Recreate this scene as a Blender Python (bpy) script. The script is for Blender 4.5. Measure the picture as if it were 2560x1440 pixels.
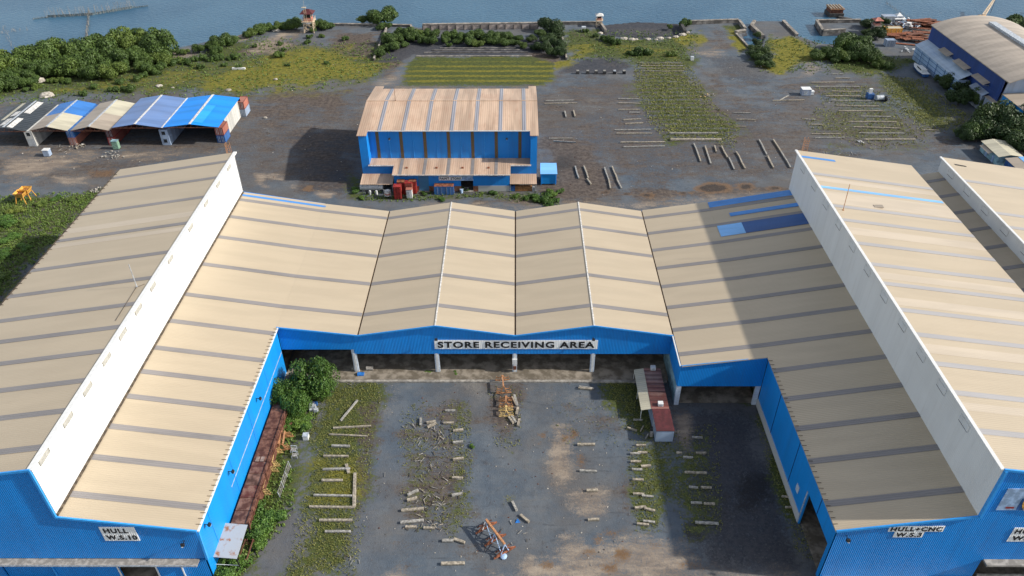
import bpy, math, random
import numpy as np
from mathutils import Vector, Matrix, noise as mn
random.seed(7); rng=np.random.default_rng(7)
S=bpy.context.scene
for o in list(bpy.data.objects): bpy.data.objects.remove(o)
C=S.collection
# ---------------------------------------------------------------- camera
FPX=1922.35; TH=math.radians(36.56); YW=math.radians(-.3774); RO=math.radians(-.2198); H=100.
fw=Vector((math.sin(YW)*math.cos(TH),math.cos(YW)*math.cos(TH),-math.sin(TH)))
r0=Vector((math.cos(YW),-math.sin(YW),0)); u0=r0.cross(fw)
rr=r0*math.cos(RO)+u0*math.sin(RO); uu=-r0*math.sin(RO)+u0*math.cos(RO)
cam=bpy.data.objects.new('camera',bpy.data.cameras.new('camera')); C.objects.link(cam)
cam.matrix_world=Matrix(((rr.x,uu.x,-fw.x,0),(rr.y,uu.y,-fw.y,0),(rr.z,uu.z,-fw.z,H),(0,0,0,1)))
cam.data.sensor_width=36; cam.data.lens=36*FPX/2560; cam.data.clip_end=20000; cam.data.clip_start=1
S.camera=cam
# ---------------------------------------------------------------- light
SUNV=Vector((1.53,-.17,1.0)).normalized()
W=bpy.data.worlds.new('World'); S.world=W; W.use_nodes=True
nt=W.node_tree; sk=nt.nodes.new('ShaderNodeTexSky'); sk.sky_type='NISHITA'; sk.sun_disc=False
sk.sun_elevation=math.asin(SUNV.z); sk.sun_rotation=math.atan2(SUNV.x,SUNV.y)
sk.air_density=1.0; sk.dust_density=1.0
bg=nt.nodes['Background']; hs=nt.nodes.new('ShaderNodeHueSaturation'); hs.inputs['Saturation'].default_value=.5; nt.links.new(sk.outputs[0],hs.inputs['Color']); nt.links.new(hs.outputs[0],bg.inputs[0]); bg.inputs[1].default_value=.15
sl=bpy.data.lights.new('sun','SUN'); sl.energy=4.1; sl.angle=math.radians(1.); sl.color=(1,.945,.86)
so=bpy.data.objects.new('sun',sl); C.objects.link(so); so.rotation_euler=SUNV.to_track_quat('Z','Y').to_euler(); so.location=(300,-50,300)
S.view_settings.view_transform='Standard'; S.view_settings.look='None'; S.view_settings.exposure=0.36
# ---------------------------------------------------------------- helpers
def ray(px,py): return fw+rr*((px-1280)/FPX)-uu*((py-720)/FPX)
def G(px,py,z=0.):
    d=ray(px,py); t=(z-H)/d.z
    return Vector((d.x*t,d.y*t,z))
class MB:
    def __init__(s): s.v=[]; s.f=[]; s.m=[]
    def add(s,vs,fs,mi=0):
        n=len(s.v); s.v+= [tuple(v) for v in vs]; s.f+=[tuple(i+n for i in f) for f in fs]; s.m+=[mi]*len(fs); return s
    def box(s,x0,x1,y0,y1,z0,z1,mi=0):
        return s.add([(x,y,z) for z in (z0,z1) for y in (y0,y1) for x in (x0,x1)],[(0,2,3,1),(4,5,7,6),(0,1,5,4),(2,6,7,3),(0,4,6,2),(1,3,7,5)],mi)
    def quad(s,a,b,c,d,mi=0): return s.add([a,b,c,d],[(0,1,2,3)],mi)
    def slab(s,pts,t,mi=0):   # planar polygon thickened downward by t
        n=len(pts); vs=list(pts)+[(p[0],p[1],p[2]-t) for p in pts]
        fs=[tuple(range(n)),tuple(reversed(range(n,2*n)))]+[(i,i+n,(i+1)%n+n,(i+1)%n) for i in range(n)]
        return s.add(vs,fs,mi)
    def extr(s,pts,d,mi=0):   # polygon extruded by vector d
        n=len(pts); d=Vector(d); vs=[Vector(p) for p in pts]; vs+= [p+d for p in vs]
        fs=[tuple(reversed(range(n))),tuple(range(n,2*n))]+[(i,(i+1)%n,(i+1)%n+n,i+n) for i in range(n)]
        return s.add(vs,fs,mi)
    def bar(s,a,b,w,h=None,mi=0):
        a=Vector(a);b=Vector(b);h=h or w;d=(b-a).normalized()
        up=Vector((0,0,1)) if abs(d.z)<.95 else Vector((1,0,0))
        x=d.cross(up).normalized()*(w/2); y=x.cross(d).normalized()*(h/2)
        vs=[p+sx*x+sy*y for p in (a,b) for sx,sy in ((-1,-1),(1,-1),(1,1),(-1,1))]
        return s.add(vs,[(0,1,2,3),(7,6,5,4),(0,4,5,1),(1,5,6,2),(2,6,7,3),(3,7,4,0)],mi)
    def tube(s,a,b,r,r2=None,n=8,mi=0):
        a=Vector(a);b=Vector(b);r2=r if r2 is None else r2;d=(b-a).normalized()
        up=Vector((0,0,1)) if abs(d.z)<.95 else Vector((1,0,0))
        x=d.cross(up).normalized(); y=x.cross(d).normalized()
        vs=[a+r*(math.cos(t)*x+math.sin(t)*y) for t in [2*math.pi*i/n for i in range(n)]]+[b+r2*(math.cos(t)*x+math.sin(t)*y) for t in [2*math.pi*i/n for i in range(n)]]
        return s.add(vs,[(i,(i+1)%n,(i+1)%n+n,i+n) for i in range(n)]+[tuple(reversed(range(n))),tuple(range(n,2*n))],mi)
    def ball(s,c,r,mi=0,n=10,k=6,sz=1.):
        vs=[(c[0]+r*math.sin(math.pi*j/k)*math.cos(2*math.pi*i/n),c[1]+r*math.sin(math.pi*j/k)*math.sin(2*math.pi*i/n),c[2]+sz*r*math.cos(math.pi*j/k)) for j in range(k+1) for i in range(n)]
        return s.add(vs,[(j*n+i,(j+1)*n+i,(j+1)*n+(i+1)%n,j*n+(i+1)%n) for j in range(k) for i in range(n)],mi)
    def build(s,name,mats,parent=None,o=None,bevel=0,smooth=False):
        if parent is not None: o=ORG[parent.name]
        if o is None: o=Vector((0,0,0))
        o=Vector(o)
        me=bpy.data.meshes.new(name); me.from_pydata([Vector(v)-o for v in s.v],[],s.f)
        if not isinstance(mats,(list,tuple)): mats=[mats]
        for m in mats: me.materials.append(m)
        me.polygons.foreach_set('material_index',s.m)
        if smooth: me.polygons.foreach_set('use_smooth',[True]*len(me.polygons))
        me.update(); me.validate()
        ob=bpy.data.objects.new(name,me); C.objects.link(ob)
        if parent is not None: ob.parent=parent; ORG[ob.name]=o
        else: ob.location=o; ORG[ob.name]=o
        if bevel:
            b=ob.modifiers.new('bevel','BEVEL'); b.width=bevel; b.segments=1
        return ob
ORG={}
def tag(o,label=None,cat=None,group=None,kind=None):
    if label: o['label']=label
    if cat: o['category']=cat
    if group: o['group']=group
    if kind: o['kind']=kind
    return o
def thing(name,label,cat,loc=(0,0,0),group=None):
    o=bpy.data.objects.new(name,None); o.empty_display_size=.5; C.objects.link(o); o.location=loc; ORG[o.name]=Vector(loc)
    return tag(o,label,cat,group)
def copy_tree(o,parent=None):
    c=o.copy(); C.objects.link(c); ORG[c.name]=Vector((0,0,0))
    if parent is not None: c.parent=parent
    for ch in [x for x in o.children]: copy_tree(ch,c)
    return c
def dup(root,loc,rz=0,sc=1.,label=None,group=None,cat=None):
    r=copy_tree(root); r.location=loc; r.rotation_euler=(0,0,rz); r.scale=(sc,)*3 if not isinstance(sc,(tuple,list)) else sc
    return tag(r,label,cat,group)
# ---------------------------------------------------------------- materials
class NG:
    def __init__(s,name):
        s.m=bpy.data.materials.new(name); s.m.use_nodes=True; s.t=s.m.node_tree; s.b=s.t.nodes['Principled BSDF']; s._p=None
    def n(s,typ,**k):
        x=s.t.nodes.new(typ)
        for a,v in k.items(): setattr(x,a,v)
        return x
    def l(s,a,b): s.t.links.new(a,b)
    def pos(s,sc=(1,1,1),obj=False):
        key=s.n('ShaderNodeTexCoord').outputs['Object'] if obj else s.n('ShaderNodeNewGeometry').outputs['Position']
        mp=s.n('ShaderNodeMapping'); mp.inputs['Scale'].default_value=sc; s.l(key,mp.inputs[0]); return mp.outputs[0]
    def noise(s,scale,sc=(1,1,1),det=4,rough=.55,obj=False):
        x=s.n('ShaderNodeTexNoise'); x.inputs['Scale'].default_value=scale; x.inputs['Detail'].default_value=det; x.inputs['Roughness'].default_value=rough
        s.l(s.pos(sc,obj),x.inputs[0]); return x.outputs[0]
    def ramp(s,f,a,b,va=0.,vb=1.):
        x=s.n('ShaderNodeMapRange'); x.interpolation_type='SMOOTHSTEP'
        for i,v in zip((1,2,3,4),(a,b,va,vb)): x.inputs[i].default_value=v
        s.l(f,x.inputs[0]); return x.outputs[0]
    def mix(s,f,a,b,mode='MIX'):
        x=s.n('ShaderNodeMix'); x.data_type='RGBA'; x.blend_type=mode
        for i,v in ((0,f),(6,a),(7,b)):
            if isinstance(v,(int,float)): x.inputs[i].default_value=v
            elif isinstance(v,(tuple,list)): x.inputs[i].default_value=tuple(v)+((1,) if len(v)==3 else ())
            else: s.l(v,x.inputs[i])
        return x.outputs[2]
    def math(s,op,a,b=0.):
        x=s.n('ShaderNodeMath'); x.operation=op
        for i,v in ((0,a),(1,b)):
            if isinstance(v,(int,float)): x.inputs[i].default_value=v
            else: s.l(v,x.inputs[i])
        return x.outputs[0]
    def wave(s,axis,period,sharp=False,obj=False):
        p=s.pos(obj=obj); sp=s.n('ShaderNodeSeparateXYZ'); s.l(p,sp.inputs[0])
        a=sp.outputs['XYZ'.index(axis)]
        return s.math('SINE',s.math('MULTIPLY',a,2*math.pi/period))
    def bump(s,h,dist=.02,st=1.):
        x=s.n('ShaderNodeBump'); x.inputs['Distance'].default_value=dist; x.inputs['Strength'].default_value=st
        s.l(h,x.inputs['Height']); s.l(x.outputs[0],s.b.inputs['Normal']); return x
    def col(s,c):
        if isinstance(c,(tuple,list)): s.b.inputs['Base Color'].default_value=tuple(c)+(1,)
        else: s.l(c,s.b.inputs['Base Color'])
    def rough(s,r,metal=0.):
        if isinstance(r,(int,float)): s.b.inputs['Roughness'].default_value=r
        else: s.l(r,s.b.inputs['Roughness'])
        s.b.inputs['Metallic'].default_value=metal
def sheet(name,c,axis,period=.3,amp=.035,dirt=(.2,.16,.12),dirtamt=.35,streak='X',rough=.5,band=.08,obj=False,groove=.12):
    """corrugated painted steel; ribs repeat along axis, stains run along streak"""
    g=NG(name)
    st={'X':(.06,1,1),'Y':(1,.06,1),'Z':(1,1,.06)}[streak]
    n1=g.noise(1.6,st,5,.6,obj); n2=g.noise(.12,(1,1,1),4,.6,obj); n3=g.noise(.45,tuple(v if v<1 else 1 for v in [x*.15 if x<1 else x for x in st]),2,.5,obj)
    light=tuple(min(1,x*(1+band*1.6)) for x in c); dark=tuple(x*(1-band*1.6) for x in c)
    base=g.mix(g.ramp(n3,.35,.65),dark,light)
    base=g.mix(g.math('MULTIPLY',g.ramp(n1,.52,.78),dirtamt),base,dirt)
    base=g.mix(g.math('MULTIPLY',g.ramp(n2,.45,.75),dirtamt*.7),base,dirt)
    sp=g.n('ShaderNodeSeparateXYZ'); g.l(g.pos(obj=obj),sp.inputs[0]); wn=g.n('ShaderNodeTexWhiteNoise'); wn.noise_dimensions='1D'; g.l(g.math('FLOOR',g.math('DIVIDE',sp.outputs['XYZ'.index(axis)],period*3)),wn.inputs['W'])
    base=g.mix(g.math('MULTIPLY',wn.outputs[0],.10),base,dark); n4=g.noise(.9,tuple(.02 if v<1 else 1 for v in st),3,.7,obj); base=g.mix(g.ramp(n4,.55,.8,0,dirtamt*.35),base,dirt)
    w=g.wave(axis,period,obj=obj)
    base=g.mix(g.math('MULTIPLY',g.ramp(w,-.2,-1.),groove),base,tuple(x*.35 for x in c))
    g.col(base); g.rough(rough); g.bump(w,amp*.5,1.)
    return g.m
def plain(name,c,rough=.7,var=.25,scale=2.,metal=0.,bump=.0,obj=False,c2=None,thr=(.4,.65)):
    g=NG(name); n=g.noise(scale,det=6,rough=.6,obj=obj)
    g.col(g.mix(g.ramp(n,*thr),tuple(x*(1-var) for x in c),c2 or tuple(min(1,x*(1+var)) for x in c))); g.rough(rough,metal)
    if bump: g.bump(n,bump)
    return g.m
TAN=(.452,.372,.264)
M={}
M['roof']=sheet('tan_roof_sheet',TAN,'Y',.36,.022,(.36,.27,.18),.13,'X',band=.022,groove=.05)
M['roofp']=sheet('weathered_peach_roof_sheet',(.50,.355,.25),'X',.55,.02,(.34,.17,.10),.55,'Y',band=.12,groove=.1)
M['roofpale']=sheet('pale_tan_roof_sheet',(.52,.46,.33),'X',.4,.04,(.3,.25,.2),.3,'Y')
M['sky']=sheet('grey_skylight_sheet',(.24,.222,.215),'Y',.36,.03,(.14,.13,.12),.4,'X',groove=.22,band=.04)
M['skyx']=sheet('pale_skylight_sheet',(.27,.27,.30),'X',.55,.05,(.22,.2,.2),.4,'Y',groove=.25)
M['skyl']=sheet('milky_skylight_sheet',(.35,.335,.33),'Y',.36,.02,(.3,.28,.27),.3,'X',groove=.08,band=.03)
M['roofl']=sheet('light_tan_roof_sheet',(.495,.415,.315),'Y',.36,.022,(.40,.33,.25),.2,'X',band=.035,groove=.05)
M['blue']=sheet('blue_wall_sheet',(.006,.235,.70),'X',.27,.045,(.03,.14,.40),.42,'Z',rough=.45,groove=.42,band=.03)
M['bluey']=sheet('blue_side_wall_sheet',(.004,.27,.74),'Y',.27,.03,(.03,.16,.44),.35,'Z',rough=.45,groove=.15,band=.03)
M['bluer']=sheet('blue_roof_sheet',(.06,.26,.66),'Y',.36,.04,(.04,.12,.3),.3,'X')
M['bluedk']=sheet('navy_roof_sheet',(.018,.085,.27),'Y',.36,.04,(.02,.05,.13),.3,'X')
M['bluelt']=sheet('light_blue_roof_sheet',(.20,.46,.82),'Y',.36,.04,(.1,.25,.5),.3,'X')
M['white']=sheet('white_wall_sheet',(.70,.71,.70),'Y',.3,.015,(.46,.44,.40),.3,'Z',groove=.04,band=.02)
M['whitex']=sheet('white_painted_sheet',(.86,.86,.84),'X',.3,.03,(.6,.56,.5),.1,'Z',groove=.05,band=.02)
M['trim']=plain('white_trim',(.68,.68,.66),.5,.05)
M['bluetrim']=plain('blue_trim',(.03,.30,.74),.4,.08)
M['black']=plain('black_paint',(.012,.012,.014),.5)
M['dark']=plain('painted_interior_shade',(.03,.03,.03),.9)  # near-black stand-in for the shade inside open buildings, painted onto surfaces
M['conc']=plain('concrete',(.30,.275,.24),.9,.3,1.2,bump=.02)
M['floor']=plain('stained_slab_concrete',(.20,.165,.12),.9,.4,.5,c2=(.28,.24,.19))
M['old']=plain('weathered_sea_wall',(.27,.24,.205),.95,.4,.6,bump=.05)
M['olddk']=plain('wet_sea_wall',(.055,.052,.05),.9,.4,.6)
M['steelg']=plain('grey_painted_steel',(.42,.45,.48),.5)
M['postw']=plain('pale_blue_post_paint',(.52,.58,.66),.5,.1)
M['teal']=plain('pale_teal_render',(.22,.36,.40),.8,.3,.7)
M['gutter']=plain('dirty_gutter',(.10,.075,.05),.9,.5,1.5)
M['seam']=plain('stained_valley_gutter',(.085,.05,.03),.9,.5,3)
M['rust']=plain('rusty_steel',(.14,.042,.022),.9,.45,1.2,bump=.03,c2=(.20,.085,.05))
M['rustor']=plain('orange_rusty_steel',(.22,.075,.035),.9,.4,1.5)
M['orange']=plain('orange_primed_steel',(.46,.22,.10),.7,.3,4)
M['yell']=plain('yellow_painted_steel',(.66,.34,.06),.6,.3,3)
M['paleyell']=plain('pale_yellow_steel',(.60,.42,.17),.7,.3,4)
M['cream']=plain('cream_painted_steel',(.66,.52,.36),.7,.2,2)
M['wood']=plain('weathered_timber',(.33,.285,.22),.9,.35,2.5,bump=.02)
M['wood2']=plain('grey_timber',(.30,.285,.255),.9,.35,2.5,bump=.02)
M['pole']=plain('bleached_bamboo',(.28,.26,.23),.9,.4,2)
M['bark']=plain('bark',(.09,.07,.05),.95,.3,3)
M['red']=plain('red_container_paint',(.30,.028,.022),.6,.3,1.5)
M['maroon']=plain('maroon_roof_paint',(.085,.016,.018),.7,.25,1.2)
M['pink']=plain('faded_pink_paint',(.42,.16,.12),.8,.3,.8)
M['navy']=plain('navy_container_paint',(.02,.09,.27),.6,.3,1.)
M['cblue']=plain('sky_blue_container_paint',(.30,.42,.60),.6,.25,1.)
M['white2']=plain('dirty_white_paint',(.62,.62,.60),.7,.2,1.2,c2=(.45,.38,.32),thr=(.6,.8))
M['wpanel']=plain('off_white_panel',(.62,.60,.56),.6)
M['bldrum']=plain('blue_plastic',(.02,.16,.5),.4)
M['rock']=plain('pale_rubble',(.42,.38,.32),.95,.4,1.5)
M['glass']=plain('dark_window',(.02,.025,.03),.2)
def fol(name,a,b,scale=.8):
    g=NG(name); n=g.noise(scale,det=3); n2=g.noise(6.,det=2)
    oi=g.n('ShaderNodeObjectInfo')
    c=g.mix(g.ramp(n,.35,.65),a,b); c=g.mix(g.ramp(oi.outputs['Random'],.3,1.,0,.55),c,tuple(x*.6 for x in a)); c=g.mix(g.ramp(oi.outputs['Random'],.35,0.,0,.75),c,(b[0]*1.35,b[1]*1.1,b[2]*.9))
    c=g.mix(g.ramp(n2,.3,.7,0,.5),c,tuple(min(1,x*1.5) for x in b))
    g.col(c); g.rough(.55)
    g.b.inputs['Specular IOR Level'].default_value=.3
    return g.m
M['leafm']=fol('mangrove_foliage',(.028,.056,.013),(.075,.120,.024),.35)
M['leafb']=fol('broadleaf_foliage',(.026,.07,.012),(.085,.155,.025),.9)
M['leafd']=fol('dark_foliage',(.018,.036,.011),(.040,.070,.018),.5)
M['leafy']=fol('scrub_foliage',(.05,.09,.02),(.12,.16,.03),.6)
M['weed']=fol('weed_blades',(.12,.125,.035),(.22,.22,.06),.35)
M['weedg']=fol('green_weed_blades',(.06,.10,.02),(.13,.19,.035),.4)
M['weedd']=fol('dry_weed_blades',(.14,.105,.055),(.24,.19,.09),.5)
# ---------------------------------------------------------------- ground and water
def sdist(X,Y,poly):
    """signed distance (m), positive inside, to a polygon of world points"""
    P=np.array([(p[0],p[1]) for p in poly]); n=len(P); d=np.full(X.shape,1e9); ins=np.zeros(X.shape,bool)
    for i in range(n):
        ax,ay=P[i]; bx,by=P[(i+1)%n]; ex,ey=bx-ax,by-ay
        t=np.clip(((X-ax)*ex+(Y-ay)*ey)/(ex*ex+ey*ey+1e-9),0,1)
        d=np.minimum(d,(X-ax-t*ex)**2+(Y-ay-t*ey)**2)
        c=((ay>Y)!=(by>Y))&(X<ex*(Y-ay)/(ey if abs(ey)>1e-9 else 1e-9)+ax); ins^=c
    d=np.sqrt(d); return np.where(ins,d,-d)
def GP(*pts): return [G(a,b) for a,b in pts]
LAND=[(-330,40,0)]+[tuple(p) for p in GP((-500,330),(0,178),(150,152),(300,132),(420,126),(500,108),(590,92),(640,76),(700,68),(760,64),(850,60),(1030,62),(1045,68),(1345,68),(1352,60),(1500,58),(1512,88),(1600,96),(1690,90),(1712,62),(1850,55),(1866,82),(1852,84),(1875,122),(1900,118),(1912,92),(1876,62),(1885,52),(1960,52),(1994,88),(2052,108),(2128,112),(2112,82),(2056,82),(2040,56),(2150,52),(2330,50),(2480,70),(2560,70),(3300,90))]+[(430,40,0)]
MUD=GP((1512,66),(1600,58),(1690,62),(1705,88),(1600,97),(1512,90))
YA=[38.]
while YA[-1]<352: YA.append(YA[-1]+max(.42,(YA[-1])*.0026))
YA=np.array(YA); XA=np.arange(-330,430,.85)
XX,YY=np.meshgrid(XA,YA)
land=sdist(XX,YY,LAND)
# shoreline wobble
def vnoise(X,Y,s,seed):
    r=np.random.default_rng(seed).random((64,64)); gx=(X/s)%64; gy=(Y/s)%64
    i=np.floor(gx).astype(int);j=np.floor(gy).astype(int);fx=gx-i;fy=gy-j;fx=fx*fx*(3-2*fx);fy=fy*fy*(3-2*fy)
    a=r[j%64,i%64];b=r[j%64,(i+1)%64];c=r[(j+1)%64,i%64];d=r[(j+1)%64,(i+1)%64]
    return (a*(1-fx)+b*fx)*(1-fy)+(c*(1-fx)+d*fx)*fy
wob=(vnoise(XX,YY,6,1)+.5*vnoise(XX,YY,2.3,2)-.75)
def sstep(x): x=np.clip(x,0,1); return x*x*(3-2*x)
wall_zone=(XX>-60)&(XX<160)
ls=land+np.where(wall_zone,.3,2.5)*wob
ZZ=-2.6*sstep((-ls+.5)/np.where(wall_zone,3.,7.))
md=sdist(XX,YY,MUD); ZZ=np.where(md>-4,np.maximum(ZZ,-.7-.2*sstep(md/9.)+.05*wob),ZZ)
ZZ=np.where(land>4,ZZ+.08*(vnoise(XX,YY,5,3)-.5)-.06,ZZ)
A=np.zeros(XX.shape+(4,)); B=np.zeros(XX.shape+(4,))
Z=[]
# channel: 0 green 1 yellow 2 brown 3 sand | 4 dark 5 ochre mud 6 black soil 7 pale dust
def zone(ch,val,feather,*pts): Z.append((ch,val,feather,GP(*pts)))
def track(ch,val,w,*pts,off=1.6):
    P=[G(*p) for p in pts]
    for o in ((-off/2,off/2) if off else (0,)):
        for a,b in zip(P,P[1:]):
            d=(b-a).normalized(); n=Vector((-d.y,d.x,0)); a2=a+n*o; b2=b+n*o; Z.append((ch,val,.22,[a2-n*w/2,b2-n*w/2,b2+n*w/2,a2+n*w/2]))
# broad brown dirt under everything behind the store
zone(2,.50,14,(-300,500),(-200,230),(700,215),(900,180),(1400,170),(1900,190),(2500,300),(2500,440),(1990,480),(1100,520),(620,500),(560,400))
for pp in (((700,480),(760,400),(700,300),(620,262)),((880,300),(760,262),(560,245)),((1120,525),(1020,516),(900,508)),((1560,420),(1700,430),(1900,440),(1980,460)),((1760,140),(1850,230),(1940,330),(1960,420)),((1800,80),(1790,130),(1860,200),(1900,300))): track(7,.5,.5,*pp)
for pp in (((1225,960),(1215,1150),(1200,1440)),((980,1000),(960,1200),(940,1440)),((700,1430),(760,1230),(800,1090)),((1390,960),(1370,1100),(1340,1440)),((1500,1440),(1560,1360),(1700,1330)),((1440,1400),(1600,1330),(1760,1380)),((1900,1040),(1960,1200),(2020,1440))): track(4,.42,.45,*pp); track(7,.35,.3,*pp,off=2.4)
zone(4,.5,10,(1350,250),(1950,230),(1990,470),(1500,480),(1350,340)); zone(4,.4,10,(300,250),(900,240),(900,480),(600,490),(300,420))
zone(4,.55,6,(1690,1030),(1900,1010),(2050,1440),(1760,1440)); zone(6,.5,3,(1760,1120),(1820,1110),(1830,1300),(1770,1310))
# broad left field
zone(0,.72,5,(-400,480),(-300,250),(0,185),(430,130),(640,90),(700,90),(760,110),(960,100),(1000,160),(960,205),(880,215),(700,215),(610,240),(420,232),(240,240),(0,262))
zone(1,.72,6,(560,175),(700,120),(830,110),(880,130),(960,165),(945,200),(860,205),(700,225),(480,235),(500,190))
zone(1,.5,5,(30,235),(250,200),(500,160),(600,185),(400,225),(100,248))
zone(1,.85,3,(760,150),(860,165),(920,205),(880,200),(780,180))
zone(2,.9,4,(850,78),(960,80),(945,150),(860,152),(800,120))
zone(2,.8,5,(640,110),(740,85),(760,105),(700,140),(600,142),(560,128)); zone(3,.75,4,(650,95),(735,80),(740,105),(700,128),(620,138))
zone(3,.9,3,(600,78),(640,72),(620,96),(560,108),(520,112)); zone(3,.7,3,(425,126),(520,118),(500,148),(410,150))
zone(3,.6,4,(0,245),(60,236),(90,228),(70,245),(0,262)); zone(2,.7,4,(350,236),(400,226),(470,233),(400,250))
zone(4,.7,3,(840,135),(880,128),(920,142),(880,152)); zone(4,.5,3,(640,160),(700,150),(720,165),(660,175))
zone(1,.42,6,(560,205),(880,190),(860,235),(640,245)); zone(0,.4,6,(600,200),(900,190),(880,245),(620,250))
# left yard
zone(2,.55,8,(-400,520),(0,262),(560,232),(700,218),(900,215),(905,330),(880,470),(620,490),(590,390),(300,440),(240,482),(0,490))
zone(4,.45,6,(700,240),(900,225),(905,330),(740,330),(640,400),(600,390)); zone(4,.75,5,(700,320),(905,310),(905,480),(720,470)); zone(2,.8,6,(660,235),(880,220),(860,260),(700,300),(600,290))  # second zone paints the paint store's cast shadow darker into the ground colour
zone(3,.75,3,(60,395),(190,400),(180,425),(70,440),(0,440),(0,415)); zone(3,.5,4,(0,500),(0,370),(240,380),(560,385),(420,395),(200,400))
zone(3,.85,2,(130,440),(215,440),(225,462),(150,468)); zone(4,.8,2,(240,425),(300,430),(270,445),(225,440)); zone(5,.7,2,(225,425),(300,425),(290,440),(230,442))
zone(4,.6,4,(100,395),(330,400),(320,425),(180,432)); zone(4,.7,3,(30,375),(90,380),(80,395),(30,392))
zone(3,.8,1.5,(640,435),(660,434),(658,455),(690,470),(660,474),(640,462)); zone(3,.8,1.5,(672,438),(708,440),(712,452),(680,448)); zone(3,.9,1.2,(790,482),(830,484),(826,496),(792,492)); zone(3,.6,1.2,(720,458),(745,456),(740,472),(722,470)); zone(5,.8,1.,(765,463),(778,464),(776,476),(764,474))
# paint store surroundings
zone(0,.75,2,(860,430),(905,440),(915,490),(1200,482),(1330,480),(1395,485),(1400,515),(1330,512),(1180,495),(1000,505),(880,500))
zone(2,.85,4,(1345,340),(1480,345),(1560,450),(1660,500),(1340,515)); zone(6,.6,3,(1360,372),(1440,378),(1450,420),(1370,440))
zone(3,.45,3,(960,515),(1130,500),(1430,498),(1610,500),(1760,480),(1980,470),(1985,498),(1760,520),(1600,530),(1290,530),(970,530)); zone(2,.9,3,(1180,498),(1990,465),(1985,482),(1560,500),(1180,512))
for c,rx,ry in (((1515,480),18,9),((1565,485),20,8),((1615,487),17,6),((1780,470),52,14),((1710,482),22,5),((1865,467),22,10),((1935,470),22,7)):
    pp=[(c[0]+rx*math.cos(t),c[1]+ry*math.sin(t)) for t in np.linspace(0,6.28,14)[:-1]]; zone(5,.85,1.2,*pp); zone(6,.7,.6,*[(c[0]+.7*(a-c[0]),c[1]+.7*(b-c[1])) for a,b in pp])
zone(3,.5,3,(930,200),(1010,160),(1010,215),(1340,215),(1350,222),(925,222)); zone(7,.5,4,(1000,212),(1350,212),(1400,235),(1345,250),(1340,218),(1000,222))
# slipway field
zone(0,1.,2,(1035,140),(1330,140),(1385,160),(1380,205),(1360,215),(1000,215),(1010,165)); zone(1,.55,3,(1010,175),(1390,170),(1385,205),(1000,212))
zone(4,.9,2.5,(965,95),(1410,95),(1415,150),(1330,142),(1035,142),(1010,155),(990,165),(940,180),(935,150))
zone(2,.7,3,(940,160),(1010,150),(1000,200),(930,200)); zone(2,.7,2,(1310,132),(1420,140),(1400,160),(1320,155))
# right of dock
zone(0,.8,4,(1400,75),(1500,78),(1515,95),(1700,92),(1740,75),(1745,150),(1720,165),(1590,160),(1560,150),(1420,150))
zone(1,.8,3,(1400,150),(1440,110),(1500,105),(1490,130),(1440,160),(1380,180),(1360,215),(1330,215),(1350,175)); zone(1,.7,3,(1680,80),(1740,78),(1735,130),(1700,120)); zone(1,.5,3,(1500,110),(1700,115),(1700,150),(1560,140))
zone(2,.8,3,(1420,78),(1490,85),(1470,98),(1420,96))
zone(4,.9,3,(1450,140),(1540,140),(1570,165),(1560,190),(1440,185),(1390,180),(1420,160)); zone(4,.5,4,(1380,185),(1590,185),(1590,240),(1480,260),(1380,240)); zone(2,.5,5,(1350,200),(1600,190),(1600,280),(1350,280))
zone(7,.45,7,(1420,225),(1540,225),(1560,300),(1480,330),(1380,300))
# vegetable strip
zone(0,.78,4.,(1590,150),(1700,145),(1735,180),(1780,260),(1850,320),(1830,370),(1740,345),(1670,355),(1620,300),(1585,210))
zone(2,.55,2,(1600,155),(1720,155),(1735,205),(1610,205)); zone(7,.9,1.5,(1660,195),(1705,193),(1715,203),(1668,204))
zone(2,.6,4,(1720,150),(1850,210),(1840,240),(1760,220)); zone(1,.4,3,(1745,215),(1800,240),(1790,250),(1740,240))
zone(7,1.,2,(1545,68),(1600,64),(1670,70),(1690,80),(1620,86),(1560,82)); zone(4,.9,2,(1512,66),(1600,58),(1690,62),(1705,88),(1600,97),(1512,90))
# slip road and point
zone(1,.8,2.5,(1740,75),(1765,70),(1760,100),(1750,130),(1730,120)); zone(1,.85,2,(1818,68),(1860,90),(1875,120),(1860,125),(1848,142),(1830,110)); zone(0,.8,2,(1800,62),(1862,66),(1868,118),(1850,118),(1830,90))
zone(3,.55,4,(1730,125),(1790,118),(1830,135),(1760,138),(1715,132)); zone(4,.5,4,(1750,140),(1850,135),(1900,165),(1960,195),(1900,225),(1800,205)); zone(2,.6,5,(1770,70),(1820,70),(1850,130),(1760,130))
zone(1,.9,2.5,(1915,90),(1990,90),(2060,130),(2080,150),(2010,160),(1950,185),(1905,170),(1930,120)); zone(0,.8,2,(1870,110),(1930,85),(1950,100),(1935,150),(1900,165),(1870,150)); zone(1,.9,2,(1890,165),(1960,150),(1950,185),(1920,183))
zone(2,.8,2,(1935,130),(1965,140),(1960,165),(1945,160)); zone(3,.6,3,(2000,155),(2040,150),(2070,180),(2010,188)); zone(0,.9,3,(2060,140),(2150,130),(2300,150),(2240,180),(2150,190),(2060,170)); zone(1,.6,3,(2060,165),(2190,175),(2190,188),(2080,180))
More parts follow.
